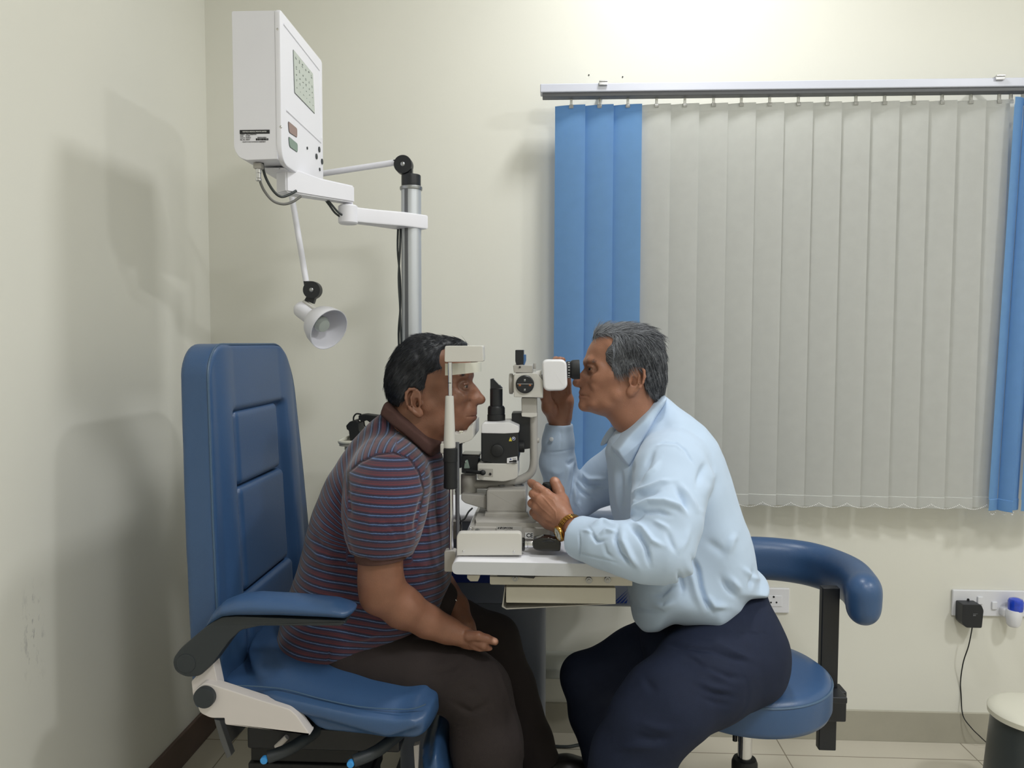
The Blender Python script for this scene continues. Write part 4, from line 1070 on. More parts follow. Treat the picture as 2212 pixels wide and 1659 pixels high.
# seat cushion
ys0, ys1 = -.27, .27
sx0 = P(470, 1490, ys0 + .02).x; sx1 = P(942, 1560, ys0 + .05).x
zs1 = P(700, 1500, ys0).z; zs0 = P(800, 1612, ys0).z
seat_side = [(440, 1486), (520, 1478), (600, 1482), (690, 1503), (780, 1523), (860, 1533), (900, 1530), (930, 1518), (944, 1530), (944, 1572), (930, 1606), (900, 1619), (840, 1616), (760, 1608), (700, 1602), (672, 1592), (640, 1560), (560, 1530), (440, 1510)]
ps = [(P(x, y, ys0).x, P(x, y, ys0).z) for x, y in seat_side]
S = SDF((sx0 - .06, ys0 - .03, zs0 - .04), (sx1 + .06, ys1 + .03, zs1 + .09), .005)
S.inflate(ps, [(p[0], p[1], .27) for p in ps[:10]], .028, 0.0, blur=1)
S.inflate([(p[0] + .004, p[1] + .03) for p in ps[:8]] + [(ps[8][0] - .02, ps[8][1] + .0), (ps[9][0] - .03, ps[9][1])] + [(ps[12][0], ps[12][1] + .02), (ps[16][0], ps[16][1] + .02)], [(0, 0, .235)], .03, 0.0, k=.02)
sdf_obj(S, 'seat', M_blue, chair, 2)
pts_ = [P(x, y, ys0 - .001) for x, y in [(480, 1480), (560, 1483), (620, 1490), (700, 1511), (780, 1527), (860, 1532), (895, 1530), (920, 1521)]]
MB().tube(pts_, .0014, 6).obj('seat_piping', M_blue_side, chair)
# white side plate, hinge bracket and cap
m = MB(); q = rpoly([(420, 1490), (440, 1475), (462, 1480), (560, 1512), (625, 1532), (640, 1545), (670, 1588), (560, 1575), (485, 1566), (484, 1552), (455, 1552), (430, 1540)], [6, 6, 4, 4, 8, 6, 2, 4, 6, 1, 8, 10], 5)
m.prism([P(x, y, ys0 - .030) for x, y in q], (0, .028, 0), .003); m.obj('side_plate', M_chairwhite, chair)
m = MB(); q = rpoly([(413, 1472), (459, 1423), (472, 1484), (470, 1520), (430, 1530), (416, 1500)], 3, 4)
m.prism([P(x, y, ys0 - .012) for x, y in q], (0, .03, 0), .002); m.obj('hinge_bracket', M_chairwhite, chair)
c = P(444, 1504, ys0 - .032); MB().cyl((c.x, ys0 - .042, c.z), (c.x, ys0 - .028, c.z), 23.5 / PPM(ys0), bev=.002, seg=40).obj('hinge_cap', M_cap, chair)
# armrest
ya = -.30
m = MB(); q = [(390, 1400), (424, 1371), (455, 1345), (478, 1333), (510, 1331), (745, 1340), (747, 1346), (735, 1353), (560, 1353), (520, 1362), (495, 1385), (455, 1440), (430, 1462), (400, 1464), (376, 1450), (371, 1425)]
m.prism([P(x, y, ya) for x, y in rpoly(q, [12, 2, 8, 6, 4, 1, 2, 3, 8, 6, 6, 8, 10, 12, 12, 12], 4)], (0, .045, 0), .004); m.obj('armrest_support', M_cap, chair)
c = P(402, 1433, ya); MB().cyl((c.x, ya - .0015, c.z), (c.x, ya + .01, c.z), 22 / PPM(ya), bev=.001, seg=40).obj('pivot_cover', M_cap, chair)
S = SDF((P(430, 1400, ya).x - .02, ya - .03, P(600, 1380, ya).z), (P(770, 1300, ya).x + .02, ya + .09, P(600, 1280, ya).z + .02), .003)
ap = [(437, 1366), (441, 1352), (456, 1325), (478, 1304), (510, 1292), (550, 1288), (640, 1293), (720, 1301), (750, 1310), (766, 1319), (758, 1331), (746, 1339), (700, 1336), (600, 1332), (510, 1332), (480, 1335), (455, 1350)]
app = [(P(x, y, ya).x, P(x, y, ya).z) for x, y in ap]
S.inflate(app, [(0, 0, .042)], .022, ya + .022, blur=1)
sdf_obj(S, 'armrest_pad', M_blue, chair, 1)
# underside: dark mechanism, lever, pedals, base, footrest
m = MB(); zu = P(700, 1590, -.2).z
m.box((P(720, 1600, -.1).x, 0, zu - .02), (.34, .36, .05), .006); m.obj('seat_frame', M_black, chair)
m = MB()
for k in range(7):
    m.box((P(690, 1600, 0).x, 0, zu - .05 - .04 * k), (.26 - .01 * (k % 2), .24 - .01 * (k % 2), .038), .004)
m.obj('bellows_column', M_blackr, chair)
fl = P(690, 1600, 0).x
MB().box((fl + .02, 0, .03), (.62, .46, .06), .02).obj('floor_base', M_cap, chair)
for (x, y) in ((573, 1638), (759, 1646)):
    c = P(x, y, -.26); 
    e = Vector((c.x + .10, -.14, c.z + .02))
    MB().tube([c + Vector((.004, .002, .001)), c + Vector((.05, .03, .010)), e], .013, 14, smooth=3).obj('pedal_arm', M_cap, chair)
    MB().cyl(c + Vector((0, -.012, 0)), c + Vector((.001, .001, 0)), 8.5 / PPM(-.26), bev=.003).obj('pedal_knob', M_pedal, chair)
m = MB(); m.prism([P(x, y, -.20) for x, y in ((462, 1554), (474, 1556), (500, 1632), (490, 1639), (475, 1600))], (0, .02, 0), .002); m.obj('back_cover', M_groove, chair)
m = MB(); m.prism([P(x, y, -.16) for x, y in ((474, 1560), (530, 1572), (492, 1612))], (0, .2, 0), .001); m.obj('back_panel', M_black, chair)
a_ = P(620, 1592, -.2); b2 = P(597, 1614, -.2)
MB().cyl(a_, b2, .006).obj('height_lever', M_chairwhite, chair)
m = MB(); m.prism([P(x, y, -.1) for x, y in ((893, 1612), (906, 1608), (903, 1680), (897, 1680))], (0, .02, 0), .002); m.obj('front_bracket', M_chairwhite, chair)
S = SDF((P(880, 1600, -.1).x, -.24, .12), (P(1010, 1600, -.1).x + .1, .24, .62), .006)
leg = [(905, 1610), (930, 1600), (944, 1560), (965, 1575), (985, 1640), (992, 1760), (975, 1900), (955, 1905), (962, 1760), (945, 1660)]
S.inflate([(P(x, y, -.1).x, P(x, y, -.1).z) for x, y in leg], [(0, 0, .2)], .02, 0.0, blur=1)
sdf_obj(S, 'leg_rest', M_blue, chair, 1)
MB().box((P(960, 1700, 0).x + .10, 0, .16), (.26, .34, .02), .006).obj('footplate', M_cap, chair)

# ================================================================ doctor's stool
yst = 0.06
sc_ = P(1612, 1466, yst); zst = sc_.z - .0
stool = thing('operator_stool', 'round blue vinyl stool with curved armrest bar that the doctor sits on', 'stool', (sc_.x, yst, 0))
zs_ = P(1626, 1602, yst - .19).z
tp = zs_ + .088
rS = 0.196
MB().lathe([(.0, zs_ - .0), (rS - .02, zs_), (rS - .006, zs_ + .006), (rS, zs_ + .02), (rS, tp - .018), (rS - .005, tp - .006), (rS - .018, tp + .003), (rS - .05, tp + .008), (rS * .4, tp + .010), (0, tp + .010)], (sc_.x, yst, 0), seg=80).obj('seat', M_blue, stool, angle=60)
MB().lathe([(rS + .001, tp - .012), (rS - .001, tp - .009), (rS - .003, tp - .009)], (sc_.x, yst, 0), seg=80, cap=False).obj('seat_seam', M_blue_side, stool)
cx_ = P(1598, 1610, yst).x
MB().cyl((sc_.x, yst, .30), (sc_.x, yst, zs_), .017, seg=28).obj('gas_cylinder', M_chrome, stool)
MB().cyl((sc_.x - .022, yst + .01, .34), (sc_.x - .022, yst + .01, zs_), .006, seg=14).obj('height_rod', M_black, stool)
zc0 = P(1600, 1636, yst).z
MB().lathe([(.030, .12), (.031, zc0 - .012), (.027, zc0 - .002), (.018, zc0)], (sc_.x, yst, 0), seg=32).obj('cylinder_cover', M_blackr, stool)
for k in range(5):
    a_ = R(20 + 72 * k); d_ = Vector((math.cos(a_), math.sin(a_), 0)); c = Vector((sc_.x, yst, 0))
    MB().tube([c + d_ * .02 + Vector((0, 0, .12)), c + d_ * .14 + Vector((0, 0, .105)), c + d_ * .27 + Vector((0, 0, .075))], lambda t: (.02 - .006 * t, .014), 12).obj('base_leg', M_black, stool)
    MB().cyl(c + d_ * .27 + Vector((-.012 * d_.y, .012 * d_.x, .028)), c + d_ * .27 - Vector((-.012 * d_.y, .012 * d_.x, -.028)), .027, bev=.004).obj('castor', M_blackr, stool)
yp = .16
px0, px1 = P(1774, 1400, yp), P(1812, 1400, yp)
zpb, zpt = P(1790, 1622, yp).z, P(1790, 1270, yp).z
MB().box(((px0.x + px1.x) / 2, yp + .012, (zpb + zpt) / 2), (px1.x - px0.x, .024, zpt - zpb), .003).obj('bar_post', M_black, stool)
a_ = P(1783, 1492, yp - .015); b2 = P(1827, 1559, yp - .015)
MB().box(((a_.x + b2.x) / 2, yp + .006, (a_.z + b2.z) / 2), (b2.x - a_.x, .05, a_.z - b2.z), .004).obj('post_clamp', M_black, stool)
c = P(1795, 1526, yp - .02); MB().sphere((c.x, yp - .019, c.z), .004, (1, .4, 1), 12).obj('clamp_screw', M_steel, stool)
MB().box(((sc_.x + px1.x) / 2, yst + .06, zs_ - .008), (px1.x - sc_.x, .05, .016), .003).obj('carrier_bar', M_black, stool)
# curved bar: swept rounded section
def barP(px, pyc, Y): return np.array(P(px, pyc, Y))
path = [(1500, 1208, .40), (1580, 1206, .43), (1660, 1208, .43), (1740, 1218, .40), (1800, 1236, .33), (1842, 1258, .22), (1862, 1284, .11), (1866, 1298, .045)]
pts_ = [barP(*p) for p in path]
out = []
for i in range(len(pts_) - 1):
    p0 = pts_[max(i - 1, 0)]; p1 = pts_[i]; p2 = pts_[i + 1]; p3 = pts_[min(i + 2, len(pts_) - 1)]
    for k_ in range(5):
        t_ = k_ / 5; out.append(.5 * ((2 * p1) + (p2 - p0) * t_ + (2 * p0 - 5 * p1 + 4 * p2 - p3) * t_ ** 2 + (3 * p1 - p0 - 3 * p2 + p3) * t_ ** 3))
out.append(pts_[-1]); out = np.array(out)
S = SDF(out.min(0) - .09, out.max(0) + .09, .005)
for a_, b2 in zip(out, out[1:]):
    a2, b3 = a_.copy(), b2.copy()
    S.cap(a2, b3, .037, None, k=.01); S.cap(a2 + (0, 0, .024), b3 + (0, 0, .024), .036, None, k=.012); S.cap(a2 - (0, 0, .022), b3 - (0, 0, .022), .034, None, k=.012)
e_ = out[-1]
S.comb((e_[0] - .1, e_[1] - .2, e_[2] - .12), (e_[0] + .1, e_[1] - .0 + .02, e_[2] + .12), lambda X, Y, Z: (e_[1] - .018 - Y) + 0 * X + 0 * Z, .008, 's') if False else None
sdf_obj(S, 'curved_bar', M_blue, stool, 3)
# ================================================================ people
def crop(ox, oy, sc): return lambda x, y: (ox + sc * x, oy + sc * y)
K3 = crop(800, 680, 320 / 1659); K6 = crop(1130, 680, 370 / 1860); K7 = crop(1130, 850, 570 / 1719); K8 = crop(590, 860, 510 / 1365)
def noise3(v, scale, seed=0):
    """smooth pseudo-noise from rotated sines, about -1..1"""
    r = np.random.RandomState(seed); out = np.zeros(len(v))
    for i in range(7):
        d = r.normal(size=3); d /= np.linalg.norm(d); f = scale * r.uniform(.6, 1.7)
        out += np.sin(v @ d * f + r.uniform(0, 6.28) + 1.3 * np.sin(v @ np.roll(d, 1) * f * .6 + r.uniform(0, 6)))
    return out / 4.0

def skin_mat(name, rgb, lip, rough=0.45):
    m = mat(name, rgb, rough, vary=0.10, vscale=28, bump=0.25, bscale=380, spec=0.45, sss=0.12)
    nt = m.node_tree; N = nt.nodes; L = nt.links; b = N['Principled BSDF']; old = b.inputs['Base Color'].links[0].from_socket
    prev = old
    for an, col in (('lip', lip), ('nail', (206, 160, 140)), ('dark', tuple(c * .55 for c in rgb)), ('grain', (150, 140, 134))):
        at = N.new('ShaderNodeAttribute'); at.attribute_name = an
        mx = N.new('ShaderNodeMix'); mx.data_type = 'RGBA'; L.new(at.outputs['Fac'], mx.inputs[0]); L.new(prev, mx.inputs[6]); mx.inputs[7].default_value = lin(col); prev = mx.outputs[2]
    L.new(prev, b.inputs['Base Color']); return m
def hair_mat(name, c0, c1):
    m = mat(name, c0, 0.5, spec=0.4); nt = m.node_tree; N = nt.nodes; L = nt.links; b = N['Principled BSDF']
    at = N.new('ShaderNodeAttribute'); at.attribute_name = 'shade'
    mx = N.new('ShaderNodeMix'); mx.data_type = 'RGBA'; mx.inputs[6].default_value = lin(c0); mx.inputs[7].default_value = lin(c1)
    L.new(at.outputs['Fac'], mx.inputs[0]); L.new(mx.outputs[2], b.inputs['Base Color']); return m

def ear(S, c, f, s, h=.068, w=.0, tilt=14):
    """c = centre on the head side, f = facing sign (+1 right), s = side sign (Y)"""
    ca, sa = math.cos(R(tilt)), math.sin(R(tilt)); k = h / 66.0
    def T(u, v, wd):
        u2 = u * ca - v * sa; v2 = u * sa * 1.0 + v * ca
        return np.array((c[0] + f * u2 * k, c[1] + s * (wd * k), c[2] + v2 * k))
    W_ = lambda u: 1.0 + .42 * (12 - u)
    S.ell(T(-2, 2, 4), (.0165, .0045, .028), k=.006, rot=Matrix.Rotation(R(tilt) * (-f) * -1, 3, 'Y') @ Matrix.Rotation(f * s * R(22), 3, 'Z'))
    hx = [(10, 8), (9, 20), (3, 29), (-6, 31), (-14, 25), (-18, 13), (-17.5, 0), (-14, -12), (-8, -22), (-1, -29)]
    S.chain([(T(u, v, W_(u)), .0034 if i < 7 else .004) for i, (u, v) in enumerate(hx)], k=.003)
    S.ell(T(2, -26, W_(2)), (.0085, .0045, .010), k=.006)
    S.chain([(T(0, 22, W_(0) - .5), .0022), (T(-8, 12, W_(-8) - 1), .0026), (T(-9, -2, W_(-9) - 1), .003), (T(-4, -13, W_(-4)), .003), (T(3, -17, W_(3)), .003)], k=.003)
    S.ell(T(1, -2, W_(1) + 2.5), (.0075, .0065, .0105), k=.003, op='s')
    S.ell(T(-12.5, 6, W_(-12) + 2.6), (.0022, .004, .013), k=.002, op='s')
    S.chain([(T(9, -6, 4), .0042), (T(9, 0, 4), .0042)], k=.004)

def build_head(f, y0, K, skin_poly, Wpts, eye, lo, hi, brow, cheek, ala, tip, nostril, mouth, chin, ear_c, h=.0021, eyeoff=.031, ladd=()):
    Pk = lambda x, y, dy=0.0: np.array(P(*K(x, y), y0) if dy == 0 else (P(*K(x, y), y0) + Vector((0, dy, 0))))
    S = SDF(lo, hi, h)
    poly = [(Pk(x, y)[0], Pk(x, y)[2]) for x, y in skin_poly]
    S.inflate(poly, [(Pk(x, y)[0], Pk(x, y)[2], w_) for x, y, w_ in Wpts], .052, y0, blur=3, power=2.6, expo=2.15)
    base = S.V.copy()
    eyes = []
    for s in (-1, 1):
        e = Pk(*eye); e[1] = y0 + s * eyeoff; bc = e - np.array((f * .0075, 0, 0))
        S.chain([(Pk(*brow[0], dy=s * .010) - (f * .004, 0, 0), .0045), (Pk(*brow[1], dy=s * .032) - (f * .004, 0, 0), .005), (Pk(*brow[2], dy=s * .048), .003)], k=.014)
        S.ell(Pk(*cheek, dy=s * .050), (.024, .012, .016), k=.02)
        S.ell(bc + np.array((f * .007, s * .012, 0)), (.013, .014, .0095), k=.014, op='s')
        S.ell(bc, (.0131, .0138, .0126), k=.0075)
        # lid folds above and below
        S.chain([(bc + (f * .0105, -s * .010, .003), .0022), (bc + (f * .0125, 0, .0068), .0024), (bc + (f * .006, s * .0125, .0045), .0024)], k=.003)
        S.chain([(bc + (f * .0105, -s * .010, -.003), .0020), (bc + (f * .0105, 0, -.0080), .0022), (bc + (f * .005, s * .0115, -.0055), .0022)], k=.004)
        S.ell(bc + (f * .0115, s * .003, 0), (.0085, .0115, .0021), k=.001, op='s')
        eyes.append((bc, s))
        S.ell(Pk(*ala, dy=s * .0125), (.0095, .0062, .0080), k=.004)
        S.ell(Pk(*nostril, dy=s * .0070), (.0052, .0034, .0040), k=.002, op='s')
        m0, m1 = mouth
        S.chain([(Pk(m0[0], m0[1] - 14, dy=s * .006) - (f * .004, 0, 0), .0046), (Pk((m0[0] + m1[0]) / 2, m0[1] - 8, dy=s * .017) - (f * .004, 0, 0), .0036)], k=.005)
        S.chain([(Pk(m0[0], m0[1] + 20, dy=s * .004) - (f * .0045, 0, 0), .0050), (Pk((m0[0] + m1[0]) / 2, m0[1] + 14, dy=s * .016) - (f * .005, 0, 0), .0042)], k=.005)
        S.chain([(Pk(m0[0], m0[1]) + (f * .002, 0, 0), .0014), (Pk((m0[0] + m1[0]) / 2, m0[1] + 1, dy=s * .021), .0013), (Pk(*m1, dy=s * .033), .0014)], k=.0025, op='s')
        S.chain([(Pk(*ala, dy=s * .029) - (f * .009, 0, 0), .0010), (Pk((ala[0] + m1[0]) / 2 - f * 30, (ala[1] + m1[1]) / 2, dy=s * .044), .0012)], k=.012, op='s')
        ec = Pk(*ear_c); ec[1] = y0 + s * .066; ear(S, ec, f, s)
    S.ell(Pk(*tip), (.0105, .0100, .0095), k=.007)
    S.ell(Pk(*chin), (.011, .016, .011), k=.014)
    S.cap(Pk(m0[0], (ala[1] + m0[1]) / 2 + 6) + (f * .004, 0, 0), Pk(m0[0], m0[1] - 20) + (f * .005, 0, 0), .0016, k=.004, op='s')
    return S, base, Pk, eyes

def strands(name, roots, normals, dirfn, n, length, rad, material, parent, seed=1, segs=5, lift=.12, shade=None, jitter=.25, clump=0):
    r = np.random.RandomState(seed); idx = r.choice(len(roots), n); p = roots[idx] + r.normal(size=(n, 3)) * .0009; nr = normals[idx]
    L_ = length * r.uniform(.6, 1.25, n)[:, None]; pts = [p - nr * .001]; jit = r.normal(size=(n, 3)) * jitter
    for k in range(segs):
        d = dirfn(pts[-1]) + jit * (.6 + .4 * k / segs); d = d - nr * (d * nr).sum(1, keepdims=True); d /= np.maximum(np.linalg.norm(d, axis=1, keepdims=True), 1e-6)
        lf = lift * (1.4 - 1.9 * k / segs)
        pts.append(pts[-1] + (d + nr * lf) * L_ / segs)
    pts = np.stack(pts, 1)                                    # n, segs+1, 3
    T = np.gradient(pts, axis=1); T /= np.maximum(np.linalg.norm(T, axis=2, keepdims=True), 1e-9)
    A = np.cross(T, nr[:, None, :]); A /= np.maximum(np.linalg.norm(A, axis=2, keepdims=True), 1e-9); B = np.cross(T, A)
    rr_ = rad * np.linspace(1, .25, segs + 1)[None, :, None]
    ring = np.stack([pts + (A * math.cos(a) + B * math.sin(a)) * rr_ for a in (0, 2.094, 4.189)], 2)   # n,s+1,3,3
    v = ring.reshape(-1, 3); base = (np.arange(n) * (segs + 1) * 3)[:, None, None] + (np.arange(segs) * 3)[None, :, None]
    j = np.arange(3)[None, None, :]; j2 = (j + 1) % 3
    q = np.stack([base + j, base + j2, base + 3 + j2, base + 3 + j], 3).reshape(-1, 4)
    sh = r.uniform(0, 1, n) if shade is None else shade(r, n, roots[idx])
    me = mesh_np(name, v, q, np.zeros((0, 3), int), {'shade': np.repeat(sh, (segs + 1) * 3)})
    return link_mesh(name, me, material, parent)

def hair_cap(name, S, base, region_px, T, y0, material, parent, Tfn=None, noise=.0012, seed=3, low=-.003, soft=.006):
    """scalp-following cap: head field minus a thickness that fades out at the hairline"""
    reg = np.array([(P(x, y, y0).x, P(x, y, y0).z) for x, y in region_px], f4)
    d = poly_sd(S.ax[0], S.ax[2], reg); t = np.clip(d / soft * .5 + .5, 0, 1); t = t * t * (3 - 2 * t)
    th = T if Tfn is None else Tfn(S.ax[0][:, None], S.ax[2][None, :])
    t = low + (th - low) * t
    H = SDF.__new__(SDF); H.lo, H.h, H.ax = S.lo, S.h, S.ax; H.V = (base - t[:, None, :]).astype(f4)
    v, q, tt = H.arrays(); v = smooth_verts(v.astype(float), q, tt, 2); n = vn(v, q, tt)
    ix = np.clip(((v[:, 0] - S.lo[0]) / S.h).astype(int), 0, len(S.ax[0]) - 1); iz = np.clip(((v[:, 2] - S.lo[2]) / S.h).astype(int), 0, len(S.ax[2]) - 1)
    inside = d[ix, iz] > -.0035
    v = v + n * (noise3(v, 260, seed) * noise)[:, None]
    v2, q2, t2, _, used = keep_faces(v, q, tt, inside); 
    me = mesh_np(name, v2, q2, t2, {'shade': np.clip(.14 + .12 * noise3(v2, 900, 5), 0, 1)})
    o = link_mesh(name, me, material, parent)
    deep = (d[ix, iz] > -.0008) & inside
    return o, v[deep], n[deep]

def merge_meshes(parts):
    vs, qs, ts, at = [], [], [], {k_: [] for k_ in ('lip', 'nail', 'dark', 'grain')}; off = 0
    for (v, q, t, a) in parts:
        vs.append(v); 
        if len(q): qs.append(q + off)
        if len(t): ts.append(t + off)
        for k_ in at: at[k_].append(a.get(k_, np.zeros(len(v))))
        off += len(v)
    return np.concatenate(vs), np.concatenate(qs) if qs else np.zeros((0, 4), int), np.concatenate(ts) if ts else np.zeros((0, 3), int), {k_: np.concatenate(x) for k_, x in at.items()}
def blob(v, c, r): return np.clip(1.6 - np.linalg.norm((v - np.array(c)) / r, axis=1) * 1.2, 0, 1)
def get(S, it=1):
    v, q, t = S.arrays(); return smooth_verts(v.astype(float), q, t, it), q, t

def eye_parts(eyes, f, parent, y0):
    for bc, s in eyes:
        c = Vector(bc) + Vector((f * .0006, 0, 0)); r_ = .0121
        MB().sphere(c, r_, seg=28).obj('eyeball', mat('eye_white', (150, 138, 130), .3, coat=.2), parent)
        ax = Vector((f, s * .22, -.05)).normalized()
        MB().lathe([(.0066, r_ - .0021), (.0058, r_ - .0012), (.004, r_ - .0001), (0, r_ + .0006)], c, ax, 24).obj('iris', mat('dark_brown_iris', (48, 30, 22), .08, coat=1.0), parent)

def folds(v, n, lines, K, taper=True, ymax=.25):
    """raise (+) or sink (-) cloth along creases seen on the near side"""
    px = project(v); near = np.clip((ymax - n[:, 1]) / .4, 0, 1); disp = np.zeros(len(v))
    for (ln, w_, amp) in lines:
        l2 = np.array([K(x, y) for x, y in ln]); lo_, hi_ = l2.min(0) - 3 * w_, l2.max(0) + 3 * w_
        m_ = ((px > lo_) & (px < hi_)).all(1) & (near > 0)
        if m_.any():
            d, arc, L0 = seg_dist_t(px[m_], l2); tp_l = min(L0 * .42, 5 * w_ + 5)
            e_ = np.clip(np.minimum(arc, L0 - arc) / tp_l, 0, 1); e_ = .12 + .88 * e_ * e_ * (3 - 2 * e_) if taper else 1.0
            disp[m_] += amp * np.exp(-(d / w_) ** 2) * near[m_] * e_
    return v + n * disp[:, None]

# ---------------------------------------------------------------- patient (faces right)
pat = thing('person', 'seated man with black hair in dark striped polo shirt, chin on the chin rest', 'person', (P(760, 1400, 0).x, 0, 0))
M_skin1 = skin_mat('skin_brown', (130, 90, 71), (108, 70, 62))
head1_poly = [(1070, 345), (980, 300), (850, 275), (740, 255), (640, 240), (510, 255), (385, 345), (305, 435), (250, 535), (215, 650), (202, 760), (212, 860), (232, 930), (232, 1000),
    (200, 1100), (230, 1300), (420, 1500), (700, 1590), (815, 1470), (840, 1390), (900, 1335), (1000, 1318), (1075, 1296), (1110, 1262), (1138, 1226), (1158, 1194), (1188, 1170), (1194, 1152), (1182, 1128), (1190, 1104),
    (1197, 1070), (1194, 1028), (1202, 1006), (1240, 998), (1262, 977), (1269, 948), (1262, 912), (1236, 866), (1202, 818), (1168, 778), (1142, 750), (1139, 722), (1149, 690), (1156, 655), (1150, 622), (1130, 560), (1112, 480), (1096, 405)]
W1 = [(500, 480, .076), (350, 700, .073), (700, 430, .071), (900, 480, .062), (1050, 500, .050), (450, 900, .069), (800, 750, .069), (950, 760, .063), (1050, 790, .057), (1120, 690, .046), (1150, 760, .022),
      (950, 920, .064), (1060, 900, .052), (1110, 960, .040), (1190, 880, .020), (1240, 950, .021), (700, 1000, .067), (1000, 1060, .056), (1110, 1080, .042), (1180, 1130, .036), (1050, 1200, .044), (1110, 1250, .034),
      (900, 1200, .058), (750, 1200, .062), (500, 1100, .058), (600, 1350, .060), (800, 1450, .056), (300, 1000, .050), (350, 1300, .066)]
c0 = P(940, 840, 0)
S, base, Pk, eyes = build_head(1, 0.0, K3, head1_poly, W1, (1082, 792), (c0.x - .16, -.11, c0.z - .22), (c0.x + .15, .11, c0.z + .17),
    [(1130, 690), (1095, 672), (1020, 690)], (985, 905), (1165, 965), (1240, 950), (1190, 1002), [(1186, 1127), (1092, 1130)], (1085, 1262), (568, 952))
v, q, t = get(S)
lipc = Pk(1178, 1127)
ly = np.clip(1.2 - np.abs(v[:, 1]) / .024, 0, 1)
a1 = {'lip': np.clip(1.5 - np.abs(v[:, 2] - lipc[2]) / .0075, 0, 1) * ly * np.clip((v[:, 0] - Pk(1120, 1127)[0]) / .006, 0, 1)}
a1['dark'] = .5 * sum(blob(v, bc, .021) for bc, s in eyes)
parts1 = [(v, q, t, a1)]
# near arm, forearm and hand
A = lambda x, y, Y: np.array(P(x, y, Y))
S = SDF(A(740, 1460, -.30) * (1, 0, 1) + (0, -.30, 0), A(1100, 1150, -.2) * (1, 0, 1) + (0, .06, 0), .0022)
S.chain([(A(823, 1150, -.215), .042), (A(822, 1205, -.215), .0425), (A(822, 1250, -.215), .0435), (A(826, 1280, -.212), .040)], k=.02)
S.chain([(A(828, 1276, -.21), .040), (A(870, 1312, -.19), .040), (A(925, 1343, -.165), .031), (A(965, 1361, -.150), .0245), (A(1000, 1374, -.148), .0215)], k=.025)
S.ell(A(806, 1294, -.212), (.014, .018, .016), k=.035)
S.chain([(A(1000, 1375, -.148), .020), (A(1022, 1385, -.142), .0185)], k=.012, flat=((0, 1, 0), .75))
hd = [[(1012, 1374, -.108, .0120), (1033, 1374, -.112, .0105), (1052, 1380, -.108, .0095), (1069, 1386, -.103, .0082)],
      [(1026, 1385, -.104, .0105), (1044, 1394, -.110, .0092), (1055, 1402, -.100, .0080), (1057, 1410, -.086, .0072)],
      [(1022, 1392, -.100, .0105), (1038, 1402, -.104, .0090), (1048, 1408, -.090, .0080), (1046, 1412, -.072, .0072)],
      [(1016, 1397, -.094, .0100), (1029, 1407, -.096, .0086), (1036, 1411, -.080, .0076), (1034, 1412, -.064, .0070)],
      [(1009, 1399, -.088, .0090), (1018, 1409, -.088, .0078), (1023, 1412, -.074, .0070), (1022, 1412, -.060, .0064)]]
hd = [[(x, y, Y - .055, r_) for x, y, Y, r_ in fg] for fg in hd]
for fg in hd: S.chain([(A(x, y, Y), r_) for x, y, Y, r_ in fg], k=.0035)
for fg in hd[1:]: S.ell(A(*fg[0][:3]) + (-.002, -.004, .003), (.009, .006, .008), k=.006)
# far forearm and the hand underneath
S.chain([(A(955, 1262, .05), .032), (A(985, 1310, .0), .029), (A(1004, 1355, -.045), .023), (A(1012, 1376, -.055), .021)], k=.012)
S.chain([(A(1012, 1378, -.055), .019), (A(1030, 1392, -.060), .019)], k=.01)
for k in range(4):
    a_ = A(1036 - 5 * k, 1389 + 5 * k, -.062); S.chain([(a_, .0095), (a_ + (.018, -.010, -.010), .0085), (a_ + (.012, -.034, -.018), .0075)], k=.003)
S.chain([(A(1022, 1380, -.045), .012), (A(1040, 1388, -.040), .010), (A(1052, 1396, -.042), .0088)], k=.005)
v, q, t = get(S)
parts1.append((v, q, t, {'nail': blob(v, A(1070, 1383, -.158) + (0, -.006, .003), .0065) + .6 * blob(v, A(1056, 1410, -.145) + (0, -.007, 0), .005)}))
# trunk, legs (inside the clothes)
S = SDF(A(600, 1950, 0) * (1, 0, 1) + (0, -.28, 0), A(1260, 860, 0) * (1, 0, 1) + (0, .30, 0), .011)
S.chain([(A(900, 960, 0), .05), (A(850, 1010, 0), .09), (A(830, 1120, 0), .125), (A(800, 1250, 0), .13), (A(760, 1340, 0), .12)], k=.04)
for s in (-1, 1): S.chain([(A(850, 1000, 0), .06), (A(838, 1020, .15 * s), .055), (A(828, 1120, .2 * s), .038)], k=.03)
S.chain([(A(760, 1380, -.08), .08), (A(1010, 1480, -.11), .05), (A(1075, 1860, -.11), .04)], k=.02)
S.chain([(A(760, 1370, .08), .08), (A(1060, 1385, .12), .05), (A(1150, 1640, .145), .035), (A(1160, 1680, .145), .035)], k=.02)
v, q, t = get(S); parts1.append((v, q, t, {}))
V_, Q_, T_, AT = merge_meshes(parts1)
body1 = link_mesh('body', mesh_np('body', V_, Q_, T_, AT), M_skin1, pat)
eye_parts(eyes, 1, pat, 0.0)
